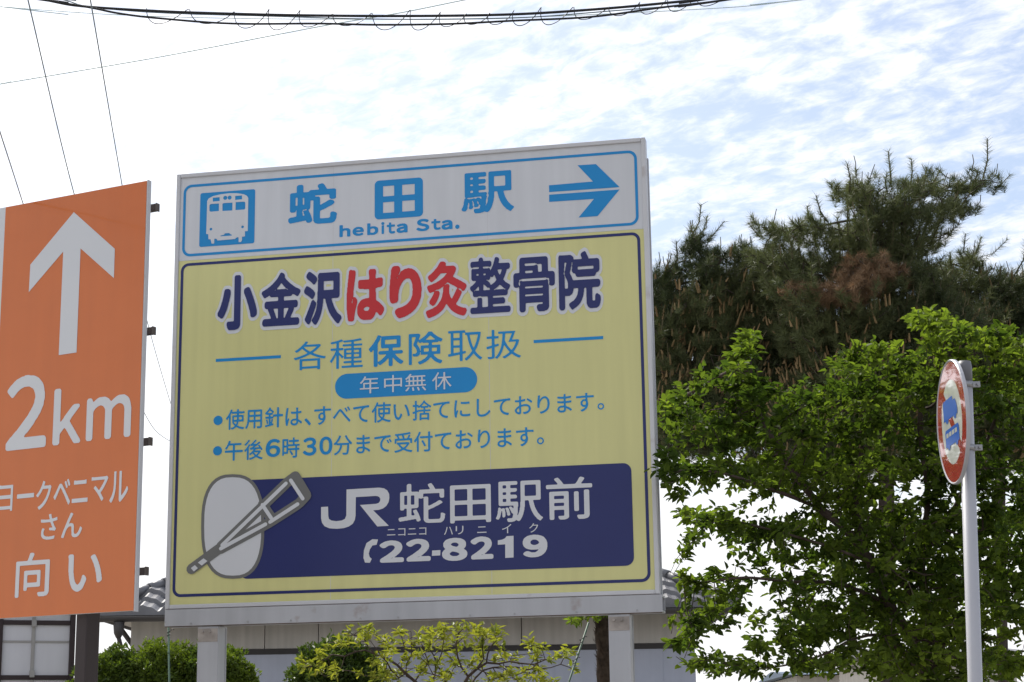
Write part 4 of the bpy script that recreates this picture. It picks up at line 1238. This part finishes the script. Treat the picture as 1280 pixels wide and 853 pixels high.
pine('tallest dark pine, flat topped with a brown dead patch, behind the leafy tree',
     [at(1105, 1000, YP) * [1, 1, 0], at(1108, 620, YP), at(1100, 470, YP), at(1112, 380, YP), at(1105, 315, YP), at(1098, 270, YP)],
     [(1070, 236, 40, 10), (1100, 258, 46, 12), (1155, 232, 48, 11), (1200, 232, 34, 9), (1234, 226, 22, 8), (1178, 262, 44, 12), (1128, 268, 50, 14), (1095, 282, 46, 13), (1070, 318, 44, 14), (975, 288, 36, 8), (1022, 280, 40, 9), (1062, 296, 44, 13),
      (1112, 312, 44, 16), (1150, 296, 44, 12), (1140, 345, 50, 22), (1165, 385, 50, 26), (1010, 325, 40, 10), (965, 325, 36, 14), (990, 350, 44, 20), (1045, 335, 40, 14), (1100, 400, 90, 40), (1020, 410, 60, 44), (1180, 420, 60, 50), (1090, 470, 110, 50), (1040, 520, 100, 50), (1150, 500, 90, 60), (1040, 560, 120, 50)],
     YP, dead=[(1085, 340, 50, 22, YP - .7, .6), (1050, 362, 55, 17, YP - .8, .6), (1000, 362, 40, 10, YP - .8, .5)], dens=8.5)
pine('lower dark pine beside the right edge of the billboard',
     [at(796, 1000, YP + 1) * [1, 1, 0], at(800, 640, YP + 1), at(850, 500, YP + 1), at(895, 400, YP + 1), at(893, 345, YP + 1)],
     [(868, 300, 11, 14), (885, 320, 18, 12), (930, 318, 24, 12), (845, 335, 14, 14), (826, 355, 20, 22), (895, 345, 45, 15), (945, 345, 34, 18), (870, 375, 45, 22), (935, 385, 48, 30), (835, 410, 30, 40), (890, 425, 60, 46),
      (955, 430, 55, 50), (900, 390, 60, 40), (960, 390, 40, 30), (835, 480, 30, 60), (980, 480, 60, 60), (900, 510, 90, 60), (850, 470, 45, 30), (930, 490, 70, 40), (790, 420, 25, 50), (870, 540, 70, 30)],
     YP + 1, dens=8.5, cone_py=370)
pine('dark pine crossing the right edge of the view, lower than the tallest one',
     [at(1255, 1000, YP + 1.5) * [1, 1, 0], at(1250, 640, YP + 1.5), at(1255, 480, YP + 1.5), at(1245, 400, YP + 1.5), at(1235, 350, YP + 1.5)],
     [(1185, 338, 28, 12), (1210, 325, 14, 12), (1225, 350, 34, 13), (1272, 350, 20, 18), (1180, 370, 35, 18), (1230, 385, 50, 22), (1290, 385, 30, 26), (1200, 420, 60, 40), (1260, 430, 60, 44), (1230, 480, 80, 50), (1310, 440, 40, 60), (1240, 540, 90, 60)],
     YP + 1.5, dens=8.5, cone_py=395)

# ------------------------------------------------------------------ the leafy tree beside the billboard
YT = 10.6
tree_cl = [(1150, 392, 16, 13), (1172, 408, 36, 18), (1225, 425, 48, 22), (1280, 432, 40, 24), (935, 418, 12, 16), (925, 448, 26, 20), (905, 478, 46, 18), (850, 498, 34, 18), (1055, 462, 34, 18), (1100, 445, 40, 22),
           (1015, 500, 36, 16), (1143, 386, 7, 12), (1100, 430, 7, 10), (1042, 456, 7, 10), (1196, 400, 8, 10), (1252, 413, 8, 12), (880, 474, 8, 10), (1010, 484, 6, 10), (1000, 800, 40, 16), (1090, 760, 60, 40), (1030, 770, 40, 20), (1150, 840, 60, 30), (1250, 835, 50, 30), (960, 500, 40, 26), (870, 530, 55, 28), (940, 545, 60, 32), (1020, 535, 60, 34), (1090, 500, 60, 36), (1150, 470, 56, 40), (1215, 485, 60, 44), (1285, 505, 60, 60),
           (836, 572, 18, 26, 9.35, .25), (822, 585, 12, 24, 9.25, .12), (850, 600, 28, 28, 9.45, .25), (880, 590, 50, 34, 9.9, .4), (960, 600, 60, 32), (1040, 590, 60, 36), (1120, 570, 70, 40), (1200, 580, 70, 46), (1285, 600, 50, 50),
           (990, 655, 50, 20), (1080, 650, 70, 40), (1170, 660, 70, 46), (1260, 670, 70, 50), (890, 645, 44, 12), (930, 690, 34, 6), (875, 668, 36, 9, 10, .3), (940, 668, 40, 9), (985, 688, 36, 8), (1010, 705, 46, 22), (1075, 720, 66, 44), (1160, 740, 80, 50), (1260, 760, 80, 60),
           (1005, 750, 34, 16), (1060, 775, 50, 24), (880, 722, 34, 9, 10, .3), (868, 790, 34, 26, 10, .4), (856, 815, 26, 26, 9.9, .4), (900, 772, 30, 14, 10, .4), (905, 835, 50, 20, 10, .4), (960, 800, 34, 6), (985, 770, 26, 8), (1040, 835, 60, 18), (1120, 690, 50, 60), (1220, 720, 60, 60), (1100, 830, 60, 30), (1180, 790, 60, 60), (1120, 820, 60, 30), (1200, 830, 70, 34), (930, 760, 16, 8)]
st, par = path(at(1172, 940, YT + .3) * [1, 1, 0], at(1168, 860, YT + .3), at(1158, 770, YT + .2), at(1150, 700, YT + .1), n=5)
# several stems rise from low down and limbs reach far to the left
def add_limb(frm, *pts, n=5):
    global st, par
    i0 = min(range(len(st)), key=lambda i: np.linalg.norm(st[i] - frm))
    P = smooth_path([st[i0], *pts], n)[1:]
    for k, p in enumerate(P):
        par.append(i0 if k == 0 else len(st) - 1); st.append(p)
trunk0 = at(1166, 850, YT + .3)
add_limb(trunk0, at(1140, 800, YT), at(1105, 745, YT - .1), at(1080, 690, YT - .2), at(1030, 640, YT - .3), at(960, 610, YT - .5))
add_limb(at(1158, 770, YT + .2), at(1120, 722, YT - .3), at(1055, 690, YT - .6), at(985, 668, YT - .5), at(915, 650, YT - .5))
add_limb(at(1110, 750, YT), at(1050, 730, YT - .2), at(985, 727, YT - .4), at(930, 722, YT - .6), at(870, 728, YT - .7), at(838, 716, YT - .75))
add_limb(trunk0, at(1110, 800, YT - .3), at(1070, 798, YT - .4), at(1030, 818, YT - .5), at(980, 832, YT - .6), at(930, 838, YT - .6))
add_limb(at(1150, 700, YT + .1), at(1160, 620, YT), at(1150, 530, YT), at(1160, 450, YT))
add_limb(at(1150, 700, YT + .1), at(1190, 640, YT + .3), at(1230, 560, YT + .4), at(1260, 480, YT + .4))
add_limb(at(1165, 820, YT + .3), at(1215, 760, YT + .5), at(1260, 680, YT + .5), at(1290, 600, YT + .4))
add_limb(at(1080, 690, YT - .2), at(1070, 610, YT), at(1080, 540, YT), at(1075, 480, YT))
add_limb(at(1030, 640, YT - .3), at(985, 580, YT - .2), at(945, 510, YT - .2), at(935, 440, YT - .2))
add_limb(at(960, 610, YT - .5), at(905, 592, YT - .8), at(862, 588, 9.65), at(836, 590, 9.42))
attr = clump_points(tree_cl, YT, 6.6, .85)
attr = attr[off_board(attr)]
young = blobs(5, 77, 2.6)
def tint_tree(X):
    # leaves turn yellower and paler with height, over tones varying by clump
    hz = (X[:, 2] - (EYE + 1.6)) / 1.6
    return np.clip(-.14 + .75 * young(X) + .48 * np.clip(hz, 0, 1), 0, 1)
make_plant('leafy_tree', 'leafy green spreading tree overlapping the right end of the billboard', 'tree', st, par, attr, M['leaf'], M['bark'], step=.08, di=.8, dk=.095, trop=(0, 0, .03),
           tip=.0018, expo=2.1, rmax=.085, rleaf=.0056, per=13, Lr=(.030, .066), spurs=.05, aspect=.58, upb=.75, tintf=tint_tree, keep=off_board)

# ------------------------------------------------------------------ hedge, shrubs and the small trunk behind the billboard posts
def bush(name, label, cat, ells, Y, leafm, Lr, n_per, per=1, aspect=.45, group=None, ds=.8, stems=3, tsd=9, upn=.4):
    """dense clipped bush: leaves through the outer shell of several ellipsoids that reach down to the ground"""
    P = []; Dn = []
    for px, py, rx, ry in ells:
        c = at(px, py, Y); a = rx * Y / FPX; b = ry * Y / FPX
        k = int(n_per * rx * ry / 100)
        d = unit(rng.normal(size=(k, 3))); r = 1 - .45 * rng.random((k, 1)) ** 2
        lump = 1 + .13 * np.sin(d @ np.array([5.1, 3.3, 7.2]) + px) + .10 * np.sin(d @ np.array([-9.1, 8.3, 6.2]) + py) + .06 * np.sin(d @ np.array([17., -13., 15.]) + px * 2) + (rng.random(k) < .05) * .16 * rng.random(k)
        P.append(c + d * r * lump[:, None] * np.array([a, a * .9, b])); Dn.append(d)
    P = np.concatenate(P); Dn = np.concatenate(Dn); k = P[:, 2] > .05; P = P[k]; Dn = Dn[k]
    base = np.array([np.mean(P[:, 0]), Y, 0])
    t = empty(name, tuple(base), 0, label, cat, group)
    b = BM()
    for s in range(stems):
        x = (s - (stems - 1) / 2) * .18; top = np.percentile(P[:, 2], 80)
        b.tube([(x * .5, 0, 0), (x, .03, top * .4), (x * 1.6, -.02, top * .8)], [.03, .022, .008], 7)
    b.build('trunk', M['bark'], t)
    i = np.repeat(np.arange(len(P)), per); n = len(i)
    D = unit(Dn[i] * .5 + rng.normal(size=(n, 3)) * .7 + np.array([0, 0, .35])); Nn = unit(rng.normal(size=(n, 3)) + np.array([0, 0, upn]))
    L = rng.uniform(*Lr, n); fld = blobs(2, tsd, 4)(P[i])
    V, F, tn = leaf_mesh(P[i], D, Nn, L, L * aspect, np.clip(fld + rng.normal(size=n) * .2, 0, 1))
    link('crown', np_mesh('crown', V - base, [F], tn), leafm, t)
    return t
Yh = 12.2
for lab, el in (('green bush at the left end of the hedge, beside the brown sign post', [(146, 850, 36, 36), (120, 862, 30, 34), (142, 940, 44, 80)]),
                ('tallest green bush in the middle of the hedge, left of the left billboard post', [(205, 848, 44, 42), (175, 862, 30, 38), (200, 940, 50, 90)]),
                ('green bush at the right end of the hedge, behind the left billboard post', [(268, 850, 42, 40), (300, 868, 22, 34), (270, 940, 50, 90)])):
    bush('hedge_bush', lab, 'bush', el, Yh, M['leaf_hedge'], (.018, .040), 620, group='bushes of the clipped hedge', tsd=len(lab))
bush('round_shrub', 'dark round clipped shrub with yellow tips, right of the hedge', 'shrub', [(415, 848, 46, 42), (440, 858, 38, 40), (420, 940, 55, 90)], 12.0, M['leaf_dark'], (.02, .045), 520)
# yellow-green shrub: open branches with tufts of young leaves
def yellow_shrub():
    Y = 11.4
    cl = [(455, 790, 14, 8), (480, 800, 18, 9), (520, 795, 24, 10), (560, 790, 22, 9), (590, 783, 16, 5), (612, 790, 16, 8), (505, 815, 24, 10), (548, 822, 26, 10), (590, 815, 24, 12), (640, 830, 22, 10), (668, 805, 12, 8), (690, 822, 22, 9), (655, 850, 26, 12),
          (710, 805, 8, 6), (600, 845, 30, 12), (545, 848, 30, 12), (490, 845, 26, 12), (690, 852, 20, 8), (430, 800, 12, 6), (470, 830, 14, 8), (400, 815, 14, 5), (385, 832, 14, 6), (410, 842, 18, 8), (620, 812, 26, 9), (575, 835, 26, 10), (630, 848, 30, 10), (665, 828, 20, 8), (525, 835, 24, 8), (470, 812, 16, 8), (560, 805, 22, 7)]
    attr = clump_points(cl, Y, 13, .45)
    st, par = path(at(560, 945, Y) * [1, 1, 0], at(558, 935, Y), at(552, 900, Y), n=4)
    nodes, parent = colonize(st, par, attr, .075, .7, .10, 120, (0, 0, .05), .16)
    V, F, rad, dd = branch_mesh(nodes, parent, .0024, 2.3, rmax=.03)
    base = nodes[0].copy(); base[2] = 0
    t = empty('young_shrub', tuple(base), 0, 'open yellow-green young shrub below the middle of the billboard', 'shrub')
    link('trunk', np_mesh('trunk', V - base, [F], smooth=True), M['bark'], t)
    ch = np.zeros(len(nodes), int)
    for p in parent:
        if p >= 0: ch[p] += 1
    tips = np.nonzero((ch == 0) | ((rad < .0045) & (rng.random(len(nodes)) < .45)))[0]
    i = np.repeat(tips, 14); n = len(i)
    D = unit(dd[i] * .5 + rng.normal(size=(n, 3)) * [1, 1, .45] + np.array([0, 0, .25])); Nn = unit(np.array([0, 0, 1.]) + rng.normal(size=(n, 3)) * .35)
    L = rng.uniform(.03, .06, n)
    V, F, tn = leaf_mesh(nodes[i] + rng.normal(size=(n, 3)) * .014, D, Nn, L, L * .42, rng.random(n))
    link('crown', np_mesh('crown', V - base, [F], tn), M['leaf_young'], t)
    print('yellow', len(nodes), n)
yellow_shrub()
def shaggy_tree():
    Y = 12.6
    a = at(757, 853, Y); b_ = at(753, 780, Y); b_ = b_ + (b_ - a) * .25
    d = (b_ - a) / (b_[2] - a[2]); foot = a - d * a[2]
    t = empty('shaggy_tree', tuple(foot), 0, 'small tree with a dark shaggy trunk beside the right billboard post', 'tree')
    g = BM(); n = 46; pts = []; rr = []
    for k in range(n):
        q = foot + d * b_[2] * k / (n - 1) - foot
        pts.append(q + rng.normal(size=3) * [.004, .004, 0]); rr.append(.048 + .009 * ((k * 7) % 5) / 4 + .004 * rng.random())
    g.tube(pts, rr, 14)
    g.build('trunk', M['shaggy'], t)
    # old leaf-base stubs
    # ragged old leaf bases stay part of the trunk's surface
    me = t.children[0].data; bm = bmesh.new(); bm.from_mesh(me)
    for z in np.arange(.05, b_[2], .035):
        for an in rng.random(9) * 6.28:
            zz = z + rng.normal() * .01
            c = d * zz; e_ = np.array([math.cos(an), math.sin(an), 0]); f_ = np.array([-math.sin(an), math.cos(an), 0]); w_ = .012 + .012 * rng.random()
            o_ = .062 + .02 * rng.random()
            vs = [bm.verts.new(c + e_ * .044 - f_ * w_), bm.verts.new(c + e_ * .044 + f_ * w_), bm.verts.new(c + e_ * o_ + np.array([0, 0, .035 + .03 * rng.random()]))]
            bm.faces.new(vs)
    bm.to_mesh(me); bm.free()
    attr = clump_points([(735, 772, 34, 9), (715, 780, 16, 6), (757, 766, 22, 9), (745, 750, 34, 14), (762, 740, 26, 16)], Y - .15, 10, .35)
    st, par = path(b_, b_ + d * .08, n=2)
    nodes, parent = colonize(st, par, attr, .06, .6, .08, 60)
    V, F, rad, dd = branch_mesh(nodes, parent, .002, 2.3, rmax=.02)
    link('branches', np_mesh('branches', V - foot, [F], smooth=True), M['bark'], t)
    P, D, Nn, L, Wd, tn = leaves_on(nodes, dd, np.arange(len(nodes)), 6, (.04, .07), .45, .8, seglen=.06)
    V, F, tn = leaf_mesh(P, D, Nn, L, Wd, tn)
    link('crown', np_mesh('crown', V - foot, [F], tn), M['leaf'], t)
shaggy_tree()
# garden stakes
def stake(p_top, p_low, Y, label, ties):
    a, b_ = at(*p_top, Y), at(*p_low, Y); d = (a - b_) / (a[2] - b_[2]); foot = a - d * a[2]
    t = empty('garden_stake', tuple(foot), 0, label, 'stake', 'green garden stakes')
    top = a - foot
    g = BM(); g.tube([(0, 0, 0), top * .5, top], .006, 8)
    for k in range(1, 12): g.tube([top * (k / 12 - .003), top * (k / 12 + .003)], .0072, 8)
    g.build('cane', M['stake'], t)
    g = BM()
    for z in ties:
        c = d * z
        P = [c + np.array([.009 * math.cos(q), .009 * math.sin(q), .003 * q]) for q in np.linspace(0, 12, 40)] + [c + np.array([.02, -.01, .05]), c + np.array([.035, -.015, .045])]
        g.tube(P, .0025, 5)
    g.build('wire_tie', M['rubber'], t)
stake((210.5, 776), (211, 812), 11.2, 'upright green stake with a wire tie under the left corner of the billboard', (hpx(210, 797, 11.2),))
stake((736, 778), (711, 853), 11.0, 'leaning green stake left of the right billboard post', (hpx(716, 832, 11.0), hpx(726, 806, 11.0)))
